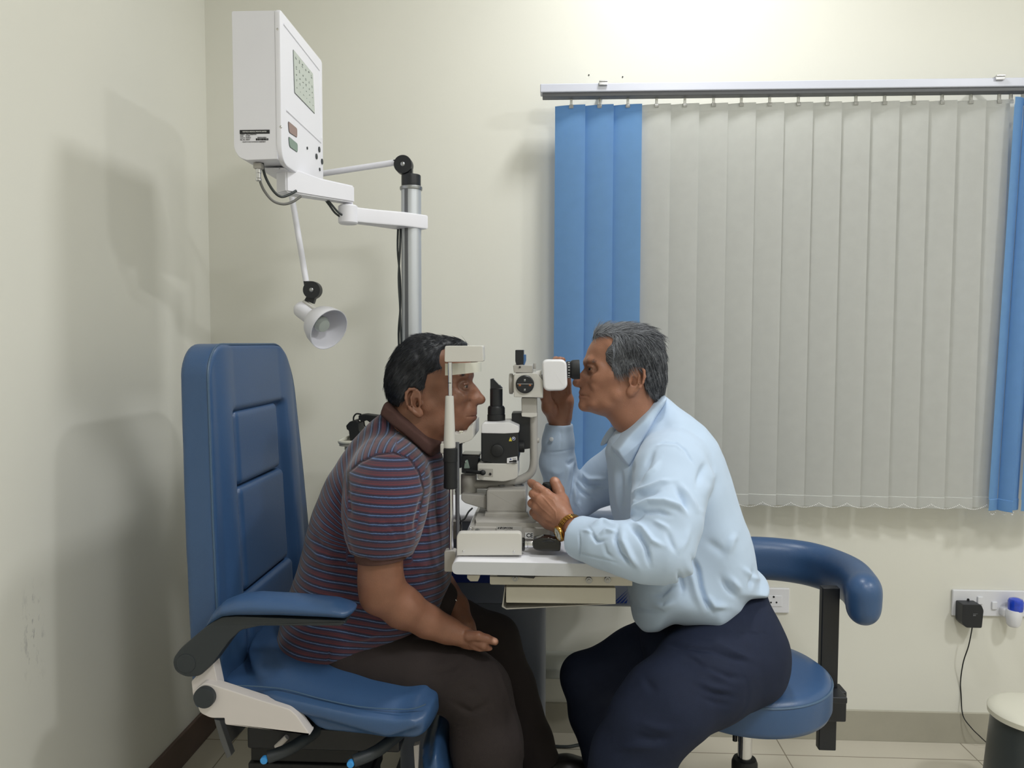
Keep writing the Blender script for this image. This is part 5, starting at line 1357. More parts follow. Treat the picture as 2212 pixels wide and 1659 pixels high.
# hair
S, base, Pk, eyes = None, base, Pk, eyes
Sg = SDF((c0.x - .16, -.11, c0.z - .22), (c0.x + .15, .11, c0.z + .17), .0021)
hr = [K3(x, y) for x, y in [(1180, 250), (1085, 345), (1010, 350), (870, 358), (825, 400), (800, 450), (810, 520), (835, 585), (760, 606), (690, 640), (660, 720), (650, 800), (600, 830), (560, 800), (500, 810), (465, 870), (450, 930), (400, 960), (360, 1000), (290, 985), (235, 960), (205, 935), (120, 930), (60, 700), (120, 300), (500, 60), (1000, 100)]]
M_hair1 = hair_mat('black_hair', (12, 13, 18), (84, 88, 98))
hair1, hv, hn = hair_cap('hair', Sg, base, hr, .0065, 0.0, M_hair1, pat)
def dir1(p):
    d = np.zeros_like(p); top = np.clip((p[:, 2] - Pk(500, 420)[2]) / .05, 0, 1); side = 1 - top
    d[:, 0] = -.55 * side - .25 * top - .35; d[:, 2] = -.9 * side - .15; d[:, 1] = np.sign(p[:, 1]) * .5 * top; return d
strands('hair_strands', hv, hn, dir1, 8500, .020, .0004, M_hair1, pat, seed=4, lift=.13, shade=lambda r, n, p: np.clip(r.exponential(.25, n), 0, 1), jitter=.30)
for s in (-1, 1):
    b_ = [Pk(1128, 690, dy=s * .012), Pk(1100, 664, dy=s * .028), Pk(1050, 664, dy=s * .044)]
    base_ = np.array([b_[0] * (1 - u) ** 2 + b_[1] * 2 * u * (1 - u) + b_[2] * u * u for u in np.linspace(0, 1, 40)])
    base_ = np.repeat(base_, 3, 0) + RNG.normal(size=(120, 3)) * (.001, .001, .0018)
    nn = np.tile(np.array([.75, s * .55, .2]), (120, 1)); base_ = base_ + nn * .004
    strands('eyebrow', base_, nn, lambda p: np.tile(np.array([-.7, s * .5, .15]), (len(p), 1)), 220, .010, .0004, M_hair1, pat, seed=8, lift=.05)
# ---- shirt
def stripe_mat(name):
    m = mat(name, (70, 44, 52), 0.85, sheen=.3, spec=.15); nt = m.node_tree; N = nt.nodes; L = nt.links; b = N['Principled BSDF']
    at = N.new('ShaderNodeAttribute'); at.attribute_name = 'stripe'
    nz = N.new('ShaderNodeTexNoise'); nz.inputs['Scale'].default_value = 260; nz.inputs['Detail'].default_value = 2
    tc = N.new('ShaderNodeTexCoord'); L.new(tc.outputs['Object'], nz.inputs['Vector'])
    ma = N.new('ShaderNodeMath'); ma.operation = 'MULTIPLY_ADD'; ma.inputs[1].default_value = .10; L.new(nz.outputs['Fac'], ma.inputs[0]); L.new(at.outputs['Fac'], ma.inputs[2])
    fr = N.new('ShaderNodeMath'); fr.operation = 'FRACT'; L.new(ma.outputs[0], fr.inputs[0])
    cr_ = N.new('ShaderNodeValToRGB'); cr_.color_ramp.interpolation = 'LINEAR'; L.new(fr.outputs[0], cr_.inputs[0])
    e = cr_.color_ramp.elements; e[0].position = 0; e[0].color = lin((88, 48, 58)); e[1].position = 1; e[1].color = lin((88, 48, 58))
    for pos, c in ((.16, (90, 50, 58)), (.24, (62, 48, 62)), (.34, (90, 50, 58)), (.46, (44, 44, 66)), (.60, (44, 46, 70)), (.67, (86, 110, 150)), (.72, (82, 106, 146)), (.77, (42, 42, 62)), (.92, (46, 42, 60))):
        k_ = e.new(pos); k_.color = lin(c)
    as_ = N.new('ShaderNodeAttribute'); as_.attribute_name = 'seam'; ms = N.new('ShaderNodeMix'); ms.data_type = 'RGBA'; ms.inputs[7].default_value = lin((30, 24, 32))
    L.new(as_.outputs['Fac'], ms.inputs[0]); L.new(cr_.outputs[0], ms.inputs[6]); L.new(ms.outputs[2], b.inputs['Base Color'])
    mp = N.new('ShaderNodeTexNoise'); mp.inputs['Scale'].default_value = 900; L.new(tc.outputs['Object'], mp.inputs['Vector'])
    bp = N.new('ShaderNodeBump'); bp.inputs['Strength'].default_value = .4; bp.inputs['Distance'].default_value = .001; L.new(mp.outputs['Fac'], bp.inputs['Height']); L.new(bp.outputs[0], b.inputs['Normal'])
    return m
M_stripe = stripe_mat('striped_knit')
M_ribbing = mat('brown_rib_knit', (84, 62, 58), 0.9, bump=.4, bscale=700, vary=.06, vscale=40, spec=.15)
tp_ = [(838, 884), (818, 897), (792, 922), (766, 950), (739, 987), (717, 1021), (698, 1058), (683, 1099), (674, 1136), (665, 1170), (655, 1204), (646, 1237), (637, 1264), (629, 1282), (620, 1327), (611, 1364), (612, 1405),
       (622, 1436), (660, 1450), (720, 1442), (780, 1420), (870, 1390), (925, 1350), (955, 1305), (972, 1262), (977, 1200), (972, 1130), (964, 1060), (960, 1010), (952, 975), (905, 940), (865, 895)]
def near_pt(x, y): 
    p = P(x, y, 0); return (p.x, p.z)
S = SDF(A(585, 1480, 0) * (1, 0, 1) + (0, -.32, 0), A(1000, 850, 0) * (1, 0, 1) + (0, .32, 0), .004)
S.inflate([near_pt(x, y) for x, y in tp_], [(*near_pt(850, 905), .085), (*near_pt(900, 960), .10), (*near_pt(800, 950), .13), (*near_pt(850, 990), .150), (*near_pt(750, 1020), .16), (*near_pt(850, 1080), .175), (*near_pt(930, 1060), .16),
          (*near_pt(750, 1150), .175), (*near_pt(860, 1200), .18), (*near_pt(940, 1200), .17), (*near_pt(700, 1300), .18), (*near_pt(850, 1320), .185), (*near_pt(660, 1420), .195), (*near_pt(780, 1400), .20)], .115, 0.0, blur=3, power=2.4)
Vt = S.V.copy()
for s in (-1, 1):
    if s < 0: ch = [(842, 1015, -.115, .068), (838, 1040, -.155, .074), (831, 1090, -.195, .073), (826, 1140, -.213, .066), (823, 1186, -.215, .0545)]
    else: ch = [(838, 1010, .150, .070), (835, 1040, .190, .075), (850, 1100, .21, .070), (880, 1170, .20, .062), (905, 1215, .17, .055)]
    S.chain([(A(x, y, Y), r_) for x, y, Y, r_ in ch], k=.045)
cut = A(823, 1200, -.215)
S.comb((cut[0] - .1, -.32, cut[2] - .1), (cut[0] + .09, cut[1] + .058, cut[2] + .02), lambda X, Y, Z: (cut[2] - .0 + (X - cut[0]) * -.10 - Z) + 0 * Y, .003, 's') if False else None
fl1 = [([(435, 430), (500, 372), (600, 326), (700, 316), (790, 350), (845, 430), (872, 540)], 2.6, -.0030),
       ([(430, 440), (432, 560), (450, 700)], 4, -.004), ([(870, 540), (850, 620), (830, 700), (815, 800)], 5, -.005),
       ([(290, 540), (340, 620), (400, 700)], 6, .003), ([(225, 770), (270, 860), (380, 900)], 9, -.006), ([(210, 830), (280, 930), (400, 960)], 9, .006), ([(240, 700), (330, 790), (420, 820)], 8, .005),
       ([(180, 960), (300, 1010), (420, 1020)], 9, -.004), ([(640, 700), (700, 760), (740, 850)], 5, -.003), ([(560, 640), (560, 760), (600, 850)], 6, .003), ([(760, 640), (750, 740), (770, 850)], 4, .0025), ([(680, 760), (640, 820)], 4, -.0025),
       ([(900, 560), (890, 700), (900, 850)], 6, .003), ([(960, 480), (950, 640), (955, 800)], 5, -.003), ([(800, 930), (900, 980), (1000, 990)], 8, .004), ([(810, 1000), (900, 1050), (990, 1070)], 8, -.004),
       ([(330, 1330), (500, 1340), (640, 1330)], 7, -.004), ([(330, 1430), (320, 1500), (325, 1560)], 3, -.004), ([(400, 1400), (520, 1390), (640, 1350)], 5, .004), ([(710, 170), (715, 240), (705, 310)], 2.2, .0008)]
Zc = S.ax[2][None, None, :]; Xc = S.ax[0][:, None, None]; Yc = S.ax[1][None, :, None]
S.V = np.where((Zc + .06 * (Xc - cut[0]) < cut[2] + .006) & (Yc < -.02), Vt, S.V).astype(f4)
v, q, t = S.arrays(); v = smooth_verts(v.astype(float), q, t, 2); n = vn(v, q, t)
v = v + n * (noise3(v, 26, 11) * .0028 + noise3(v, 70, 12) * .0010)[:, None]; n = vn(v, q, t)
v = folds(v, n, fl1, K8)
# cut the near sleeve open at its hem
keep = np.ones(len(v), bool) if True else ~((v[:, 2] < cut[2] + .004) & (v[:, 1] < -.17) & (np.abs(v[:, 0] - cut[0]) < .075) & (v[:, 2] > cut[2] - .075) & (np.linalg.norm((v - cut)[:, :2], axis=1) < .063) & (v[:, 2] < cut[2] + .004))
# stripe coordinate (period about 17 mm)
px = project(v); c8 = (px - (590, 860)) / (510 / 1365)
zz_ = v[:, 2]; per = .0172
low = zz_ + .12 * (v[:, 0] - A(800, 1100, 0)[0])
slv = np.linalg.norm(v - np.array([A(830, 1090, -.21)[0], -.21, 0]) * (1, 1, 0) - np.array([0, 0, 1]) * v[:, 2:3], axis=1) < .098
upw = np.clip((zz_ - A(800, 1080, 0)[2]) / .12, 0, 1); pv_ = A(874, 1159, 0); a0 = R(8); dx_, dz_ = v[:, 0] - pv_[0], zz_ - pv_[2]
d_u = -dx_ * math.cos(a0) + dz_ * math.sin(a0); d_n = dx_ * math.sin(a0) + dz_ * math.cos(a0)
s_t = np.where((d_n > 0) & (d_u > 0), .24 * np.arctan2(d_n, np.maximum(d_u, 1e-5)), d_n)
s_s = zz_ + .05 * (v[:, 0] - A(830, 1090, 0)[0])
seam = np.array([(380, 520), (435, 430), (500, 372), (600, 326), (700, 316), (790, 350), (845, 430), (872, 540), (850, 640), (830, 760), (810, 880), (800, 960), (430, 960), (430, 560), (425, 470)], float)
def inpoly(p, poly):
    ins = np.zeros(len(p), bool); n_ = len(poly)
    for i in range(n_):
        a, b = poly[i], poly[(i + 1) % n_]; c_ = (a[1] > p[:, 1]) != (b[1] > p[:, 1])
        ins ^= c_ & (p[:, 0] < (b[0] - a[0]) * (p[:, 1] - a[1]) / (b[1] - a[1] + 1e-12) + a[0])
    return ins
in_s = inpoly(c8, seam[1:-1]) & (v[:, 1] < -.09)
yoke = (c8[:, 1] < 560) & (v[:, 1] < .3)
s_y = (v[:, 0] * .88 + v[:, 2] * .47) * 1.0
front = c8[:, 0] > 712
s_f = (v[:, 0] * -.55 + v[:, 2] * .83)
st = np.where(in_s, s_s, np.where((c8[:, 1] < 460) & front & (c8[:, 0] < 880), s_f, s_t))
w_y = np.clip((430 - c8[:, 1] + (600 - c8[:, 0]) * .25) / 40, 0, 1) * (~front) * (~in_s)
st = st / per + noise3(v, 40, 21) * .05
sm = np.clip(1.6 - seg_dist(c8, np.concatenate([[(432, 560)], seam[1:9]])) / 4.5, 0, 1) * (v[:, 1] < -.05)
v2, q2, t2, at2, used = keep_faces(v, q, t, keep, {'stripe': st, 'seam': sm})
shirt1 = link_mesh('polo_shirt', mesh_np('polo_shirt', v2, q2, t2, at2), M_stripe, pat)
# ribbed sleeve band
m = MB(); a_ = A(823, 1178, -.215); b2 = A(823.5, 1206, -.215)
m.lathe([(.0545, 0), (.0572, .002), (.0575, .016), (.0568, .0265), (.0545, .028), (.0525, .0265), (.052, .004), (.0545, 0)], a_, b2 - a_ + np.array((.002, 0, 0)), 56, cap=False).obj('sleeve_band', M_ribbing, pat, angle=70)
# collar
S = SDF(A(815, 1000, 0) * (1, 0, 1) + (0, -.12, 0), A(985, 850, 0) * (1, 0, 1) + (0, .12, 0), .0028)
cl = [(835, 868), (830, 880), (826, 894), (850, 912), (876, 930), (900, 952), (920, 970), (937, 984), (948, 978), (962, 960), (957, 948), (935, 935), (911, 914), (890, 896), (870, 880), (850, 866), (842, 865)]
S.inflate([near_pt(x, y) for x, y in cl], [(*near_pt(838, 880), .062), (*near_pt(880, 915), .083), (*near_pt(930, 960), .080), (*near_pt(955, 960), .07)], .012, 0.0, blur=1)
sdf_obj(S, 'collar', M_ribbing, pat, 1)
# wristwatch clasp on the far wrist
wc = A(976, 1290, .005)
MB().tube([wc + (.004 * 0, -.026, .010), wc + (.012, -.028, .004), wc + (.018, -.026, -.008), wc + (.012, -.024, -.014)], .0016, 8).obj('watch_clasp', M_chrome, pat)
# ---- trousers
M_trous1 = mat('charcoal_brown_trousers', (50, 44, 44), 0.85, vary=.025, vscale=40, bump=.3, bscale=900, spec=.2)
S = SDF(A(600, 1960, 0) * (1, 0, 1) + (0, -.27, 0), A(1260, 1240, 0) * (1, 0, 1) + (0, .30, 0), .005)
S.chain([(A(672, 1402, -.085), .066), (A(760, 1420, -.10), .070), (A(840, 1436, -.108), .074), (A(900, 1450, -.115), .076), (A(1000, 1474, -.115), .075), (A(1032, 1494, -.115), .072)], k=.03)
S.chain([(A(1032, 1494, -.115), .072), (A(1050, 1600, -.12), .080), (A(1064, 1740, -.12), .074), (A(1080, 1880, -.12), .070)], k=.02)
S.chain([(A(760, 1400, .08), .090), (A(980, 1350, .12), .070), (A(1068, 1385, .13), .064), (A(1106, 1480, .14), .056), (A(1140, 1600, .15), .062), (A(1158, 1652, .15), .064)], k=.02)
S.chain([(A(730, 1400, -.05), .085), (A(740, 1400, .08), .09)], k=.03)
S.chain([(A(940, 1300, .0), .06), (A(960, 1340, .03), .05)], k=.03)
v, q, t = S.arrays(); v = smooth_verts(v.astype(float), q, t, 2); n = vn(v, q, t)
v = v + n * (noise3(v, 22, 31) * .0035 + noise3(v, 60, 32) * .0012)[:, None]; n = vn(v, q, t)
K3c = crop(900, 1250, 460 / 1866)
v = folds(v, n, [([(80, 880), (300, 780), (420, 700)], 7, -.004), ([(180, 960), (400, 880), (560, 760)], 8, .004), ([(300, 1080), (480, 1180), (600, 1120), (660, 1020)], 6, -.006), ([(640, 640), (740, 860), (860, 1240), (950, 1659)], 5, .003),
                 ([(420, 1000), (560, 960)], 8, -.004), ([(780, 1000), (840, 1300)], 8, -.003)], K3c)
sdir = A(1160, 1645, .15)
keep = ~((v[:, 2] < sdir[2] + .30 * (v[:, 0] - sdir[0]) - .0) & (v[:, 1] > .04) & (v[:, 0] > A(1080, 1600, .1)[0]))
v, q, t, _, _ = keep_faces(v, q, t, keep)
link_mesh('trousers', mesh_np('trousers', v, q, t), M_trous1, pat)
M_shoe = mat('dark_leather', (34, 30, 30), .35)
def shoe(par, heel, dirx, diry, name='shoe', L_=.25):
    d = np.array((dirx, diry, 0.0)); d /= np.linalg.norm(d); h_ = np.array(heel, float)
    S = SDF(np.minimum(h_, h_ + d * L_) - .09, np.maximum(h_, h_ + d * L_) + .12, .005)
    S.chain([(h_ + (0, 0, .035), .036), (h_ + d * .09 + (0, 0, .035), .036), (h_ + d * .17 + (0, 0, .022), .040), (h_ + d * .22 + (0, 0, .016), .034)], k=.02)
    S.chain([(h_ + (0, 0, .05), .034), (h_ + d * .01 + (0, 0, .10), .034)], k=.02)
    S.comb(h_ - .3, h_ + (.3, .3, .0), lambda X, Y, Z: (h_[2] - Z) * -1.0 * -1 + 0 * X + 0 * Y, 0, 's')
    return sdf_obj(S, name, M_shoe, par, 2)
shoe(pat, (A(1150, 1700, .15)[0], .15, .172), 1, .0)
shoe(pat, (A(1060, 1900, -.12)[0], -.12, .172), 1, -.0)
# ---------------------------------------------------------------- doctor (faces left)
YD = 0.01
doc = thing('person', 'grey-haired man in light blue shirt looking into the microscope eyepieces', 'person', (P(1600, 1450, YD).x, YD, 0))
M_skin2 = skin_mat('skin_tan', (156, 110, 88), (132, 86, 76))
head2_poly = [(772, 262), (800, 218), (860, 180), (960, 155), (1080, 140), (1200, 143), (1310, 165), (1400, 215), (1458, 295), (1496, 400), (1513, 520), (1518, 640), (1505, 760), (1480, 860), (1480, 920), (1520, 1000), (1600, 1150),
    (1500, 1480), (1180, 1500), (1060, 1330), (1035, 1275), (978, 1218), (937, 1152), (893, 1106), (830, 1090), (770, 1072), (700, 1048), (655, 1030), (632, 1005), (622, 975), (628, 945), (630, 925), (613, 905), (603, 888), (618, 869), (603, 850), (607, 828),
    (622, 805), (624, 784), (600, 780), (572, 770), (556, 747), (560, 718), (585, 680), (612, 645), (640, 612), (660, 590), (670, 572), (662, 545), (662, 505), (680, 440), (700, 375), (735, 310)]
W2 = [(1200, 350, .077), (1400, 450, .073), (1450, 650, .067), (1150, 550, .073), (950, 350, .067), (800, 350, .058), (720, 430, .052), (700, 540, .047), (800, 560, .061), (950, 650, .067), (760, 610, .056), (660, 610, .022), (600, 670, .018), (570, 740, .021),
      (700, 700, .045), (740, 780, .054), (660, 790, .040), (640, 850, .038), (612, 870, .034), (650, 1000, .034), (750, 980, .052), (900, 980, .062), (1000, 850, .067), (1150, 850, .069), (1350, 850, .062), (1100, 1100, .060), (1300, 1100, .062), (1450, 1000, .056), (1300, 1400, .07)]
c0 = P(1345, 830, YD)
lo2, hi2 = (c0.x - .17, YD - .11, c0.z - .23), (c0.x + .16, YD + .11, c0.z + .17)
S, base, Pk, eyes = build_head(-1, YD, K6, head2_poly, W2, (728, 582), lo2, hi2,
    [(672, 512), (710, 500), (790, 528)], (840, 660), (662, 742), (585, 738), (640, 786), [(612, 868), (705, 880)], (658, 985), (1172, 694))
v, q, t = get(S)
lipc = Pk(615, 868)
a1 = {'lip': np.clip(1.5 - np.abs(v[:, 2] - lipc[2]) / .007, 0, 1) * np.clip(1.2 - np.abs(v[:, 1] - YD) / .022, 0, 1) * np.clip((Pk(670, 868)[0] - v[:, 0]) / .006, 0, 1) * .7}
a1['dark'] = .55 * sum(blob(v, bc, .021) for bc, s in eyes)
parts2 = [(v, q, t, a1)]
# near hand on the joystick
hw = A(1232, 1140, -.190)
S = SDF(A(1120, 1230, -.2) * (1, 0, 1) + (0, -.27, 0), A(1330, 1015, -.15) * (1, 0, 1) + (0, -.02, 0), .0017)
S.chain([(A(1300, 1178, -.25), .031), (A(1252, 1158, -.212), .029), (hw, .0265)], k=.01, flat=((.4, .8, .3), .85))
mc = [(1180, 1067, -.140, .0115), (1167, 1080, -.146, .0118), (1160, 1096, -.142, .0115), (1160, 1113, -.132, .0108)]
for i, (x, y, Y, r_) in enumerate(mc):
    w0 = A(1226 - 3 * i, 1128 + 5 * i, -.185 + .004 * i)
    S.chain([(w0, .017), ((w0 * .45 + A(x, y, Y) * .55) + (0, .002, 0), .0155), (A(x, y, Y), r_)], k=.011)
fing = [[(1180, 1067, -.140, .0112), (1159, 1051, -.128, .0098), (1150, 1045, -.112, .0090), (1146, 1042, -.098, .0080)],
        [(1167, 1080, -.146, .0112), (1152, 1067, -.130, .0098), (1152, 1068, -.104, .0088), (1164, 1072, -.088, .0080)],
        [(1160, 1096, -.142, .0108), (1149, 1087, -.126, .0094), (1151, 1088, -.100, .0086), (1163, 1090, -.086, .0078)],
        [(1160, 1113, -.132, .0100), (1152, 1107, -.116, .0086), (1156, 1107, -.096, .0078), (1166, 1107, -.086, .0070)]]
for fg in fing: S.chain([(A(x, y, Y), r_) for x, y, Y, r_ in fg], k=.003)
for fg in fing: S.ell(A(*fg[0][:3]) + (-.001, -.004, .002), (.0088, .0070, .0088), k=.005)
th = [(1222, 1112, -.165, .0165), (1214, 1082, -.130, .0130), (1206, 1058, -.105, .0108), (1199, 1042, -.094, .0090), (1197, 1039, -.092, .0080)]
S.chain([(A(x, y, Y), r_) for x, y, Y, r_ in th], k=.012)
S.chain([(A(1200, 1085, -.150), .012), (A(1210, 1095, -.150), .013)], k=.018)
for ln in ([(1178, 1082), (1188, 1098), (1196, 1118), (1212, 1132)], [(1170, 1096), (1184, 1112), (1190, 1130)], [(1192, 1080), (1204, 1100)]):   # raised veins
    pass
v, q, t = get(S); n = vn(v, q, t)
K5 = crop(950, 1020, 450 / 2212)
v = folds(v, n, [([(1060, 230), (1120, 290), (1180, 360), (1230, 420), (1240, 520)], 1.6, .0011), ([(1010, 300), (1080, 380), (1150, 440), (1200, 490)], 1.6, .0011), ([(1130, 250), (1200, 300), (1250, 380)], 1.5, .0007),
                 ([(1040, 170), (1060, 240)], 2, -.0006), ([(1080, 480), (1150, 540), (1250, 590)], 3, -.0010), ([(1110, 500), (1200, 520)], 2.5, .0009), ([(1000, 130), (1020, 180)], 1.2, -.0008), ([(985, 230), (1010, 260)], 1.2, -.0007)], K5)
parts2.append((v, q, t, {'nail': blob(v, A(1200, 1041, -.094) + (.001, -.0055, .004), .0060), 'dark': .35 * np.clip(noise3(v, 120, 4), 0, 1)}))
# far hand holding the eyepiece tube
yf = .125
S = SDF(A(1140, 1000, yf) * (1, 0, 1) + (0, .02, 0), A(1270, 750, yf) * (1, 0, 1) + (0, .20, 0), .0022)
S.chain([(A(1208, 965, yf), .027), (A(1209, 915, yf), .0265)], k=.01)
for i, x in enumerate((1186, 1199, 1213, 1226)):
    S.chain([(A(1202 + 4 * i, 905, yf), .0145), (A(x + 1, 860, yf - .002), .0125)], k=.010)
    tipy = (800, 792, 794, 805)[i]
    S.chain([(A(x + 1, 860, yf - .002), .0105), (A(x, 830, yf - .012), .0092), (A(x, tipy, yf - .022), .0085), (A(x + 2, tipy - 16, yf - .045), .0078)], k=.004)
S.chain([(A(1196, 900, yf - .012), .0175), (A(1186, 880, yf - .028), .0165), (A(1178, 856, yf - .042), .0112), (A(1182, 838, yf - .05), .0095)], k=.012)
S.chain([(A(1222, 900, yf - .006), .0155), (A(1226, 870, yf - .008), .0150)], k=.012)
S.chain([(A(1200, 780, .075), .0085), (A(1210, 777, .062), .0080)], k=.004)
v, q, t = get(S); n = vn(v, q, t)
v = folds(v, n, [([(350, 900), (345, 960), (330, 1030)], 1.8, -.0022), ([(460, 830), (470, 880)], 1.8, -.0015)], K6)
parts2.append((v, q, t, {}))
S = SDF(A(1150, 1960, 0) * (1, 0, 1) + (0, -.36, 0), A(1720, 860, 0) * (1, 0, 1) + (0, .34, 0), .011)
S.chain([(A(1375, 985, YD), .03), (A(1420, 1020, YD), .085), (A(1470, 1120, YD), .11), (A(1505, 1240, YD), .10), (A(1540, 1340, YD), .08)], k=.04)
S.chain([(A(1440, 1010, YD), .06), (A(1452, 1020, -.14), .05), (A(1435, 1180, -.29), .035), (A(1345, 1184, -.28), .032), (A(1290, 1172, -.25), .028)], k=.03)
S.chain([(A(1440, 1010, YD), .06), (A(1370, 1000, .17), .045), (A(1250, 1070, .165), .030), (A(1210, 1040, .145), .029), (A(1208, 950, .125), .026)], k=.02)
S.chain([(A(1590, 1410, -.05), .08), (A(1430, 1540, -.21), .05), (A(1310, 1850, -.16), .04)], k=.02)
S.chain([(A(1500, 1400, .10), .08), (A(1266, 1462, .13), .045), (A(1355, 1860, .11), .04)], k=.02)
v, q, t = get(S); parts2.append((v, q, t, {}))
V_, Q_, T_, AT = merge_meshes(parts2)
link_mesh('body', mesh_np('body', V_, Q_, T_, AT), M_skin2, doc)
eye_parts(eyes, -1, doc, YD)
# hair
Sg = SDF(lo2, hi2, .0021)
hr = [K6(x, y) for x, y in [(700, 150), (765, 255), (800, 236), (870, 222), (950, 238), (958, 262), (945, 330), (915, 370), (880, 415), (885, 470), (915, 530), (945, 590), (985, 630), (1040, 625), (1085, 610), (1120, 575), (1160, 545), (1215, 560),
      (1262, 600), (1268, 700), (1290, 790), (1340, 830), (1385, 895), (1430, 905), (1480, 880), (1540, 860), (1700, 850), (1700, 200), (1400, -50), (1000, -60)]]
M_hair2 = hair_mat('grey_hair', (40, 43, 50), (176, 180, 188))
hair2, hv, hn = hair_cap('hair', Sg, base, hr, .0075, YD, M_hair2, doc, noise=.0014)
zt_h = Pk(1000, 215)[2]
def dir2(p):
    d = np.zeros_like(p); top = np.maximum(np.clip((p[:, 2] - zt_h + .004) / .012, 0, 1), np.clip((Pk(960, 0)[0] - p[:, 0]) / .006, 0, 1)); back = np.clip((p[:, 0] - Pk(1250, 0)[0]) / .05, 0, 1)
    d[:, 0] = top * 1.0 + (1 - top) * (.35 + .1 * back); d[:, 2] = -(1 - top) * 1.0 - top * .12; d[:, 1] = 0; return d
grey = lambda r, n, p: np.clip(r.beta(1.1, 1.9, n) + .25 * np.clip((Pk(1050, 0)[0] - p[:, 0]) / .04, -1, 1), 0, 1)
strands('hair_strands', hv, hn, dir2, 13000, .026, .00040, M_hair2, doc, seed=5, lift=.06, shade=grey, jitter=.16)
tm = hv[:, 2] > zt_h - .002
strands('crown_strands', hv[tm], hn[tm], dir2, 1800, .034, .0005, M_hair2, doc, seed=6, lift=.20, shade=grey, jitter=.15)
for s in (-1, 1):
    b_ = [Pk(672, 522, dy=s * .012), Pk(702, 490, dy=s * .028), Pk(770, 512, dy=s * .046)]
    base_ = np.array([b_[0] * (1 - u) ** 2 + b_[1] * 2 * u * (1 - u) + b_[2] * u * u for u in np.linspace(0, 1, 40)])
    base_ = np.repeat(base_, 3, 0) + RNG.normal(size=(120, 3)) * (.001, .001, .0018); nn = np.tile(np.array([-.75, s * .55, .2]), (120, 1)); base_ = base_ + nn * .004
    strands('eyebrow', base_, nn, lambda p: np.tile(np.array([.7, s * .5, .1]), (len(p), 1)), 130, .009, .0003, M_hair2, doc, seed=8, lift=.05, shade=lambda r, n, p: r.uniform(0, .5, n))
# ---- shirt
M_shirt = mat('light_blue_cotton', (184, 203, 226), 0.75, vary=.02, vscale=20, bump=.12, bscale=1400, spec=.2, sheen=.15)
td = [(920, 10), (1000, 80), (1090, 140), (1170, 210), (1250, 310), (1300, 410), (1340, 530), (1380, 680), (1420, 800), (1450, 880), (1470, 960), (1490, 1060), (1510, 1140), (1570, 1190), (1588, 1222), (1580, 1270), (1550, 1302), (1430, 1306), (1415, 1352), (1340, 1402), (1290, 1440), (1210, 1488),
      (1080, 1465), (950, 1440), (860, 1500), (750, 1500), (700, 1450), (690, 1380), (672, 1260), (650, 1100), (625, 1000), (600, 860), (575, 750), (556, 600), (545, 480), (530, 380), (560, 300), (600, 250), (700, 200)]
nd = lambda x, y: (P(*K7(x, y), YD).x, P(*K7(x, y), YD).z)
S = SDF(A(1130, 1380, 0) * (1, 0, 1) + (0, -.40, 0), A(1690, 840, 0) * (1, 0, 1) + (0, .32, 0), .0031)
S.inflate([nd(x, y) for x, y in td], [(*nd(900, 80), .085), (*nd(700, 330), .10), (*nd(1000, 200), .14), (*nd(800, 450), .15), (*nd(1150, 320), .165), (*nd(1000, 400), .175), (*nd(1200, 600), .175), (*nd(700, 700), .155), (*nd(1300, 800), .172),
          (*nd(800, 1000), .165), (*nd(1350, 1100), .175), (*nd(1000, 1250), .185), (*nd(760, 1400), .17), (*nd(1480, 1230), .16), (*nd(1200, 1400), .19)], .10, YD, blur=3, power=2.4)
S.chain([(A(1450, 1002, -.125), .074), (A(1449, 1030, -.165), .079), (A(1443, 1080, -.215), .073), (A(1440, 1130, -.262), .068), (A(1430, 1192, -.300), .062)], k=.02)
S.chain([(A(1430, 1192, -.300), .062), (A(1390, 1192, -.300), .056), (A(1345, 1184, -.292), .051), (A(1300, 1175, -.268), .045), (A(1262, 1164, -.238), .0405), (A(1240, 1156, -.224), .039)], k=.016)
S.chain([(A(1400, 985, .13), .074), (A(1362, 1000, .17), .070), (A(1310, 1035, .175), .060), (A(1255, 1070, .17), .050)], k=.02)
S.chain([(A(1252, 1070, .17), .048), (A(1218, 1048, .155), .046), (A(1205, 1000, .14), .044), (A(1207, 955, .128), .0375), (A(1208, 925, .125), .0345)], k=.014)
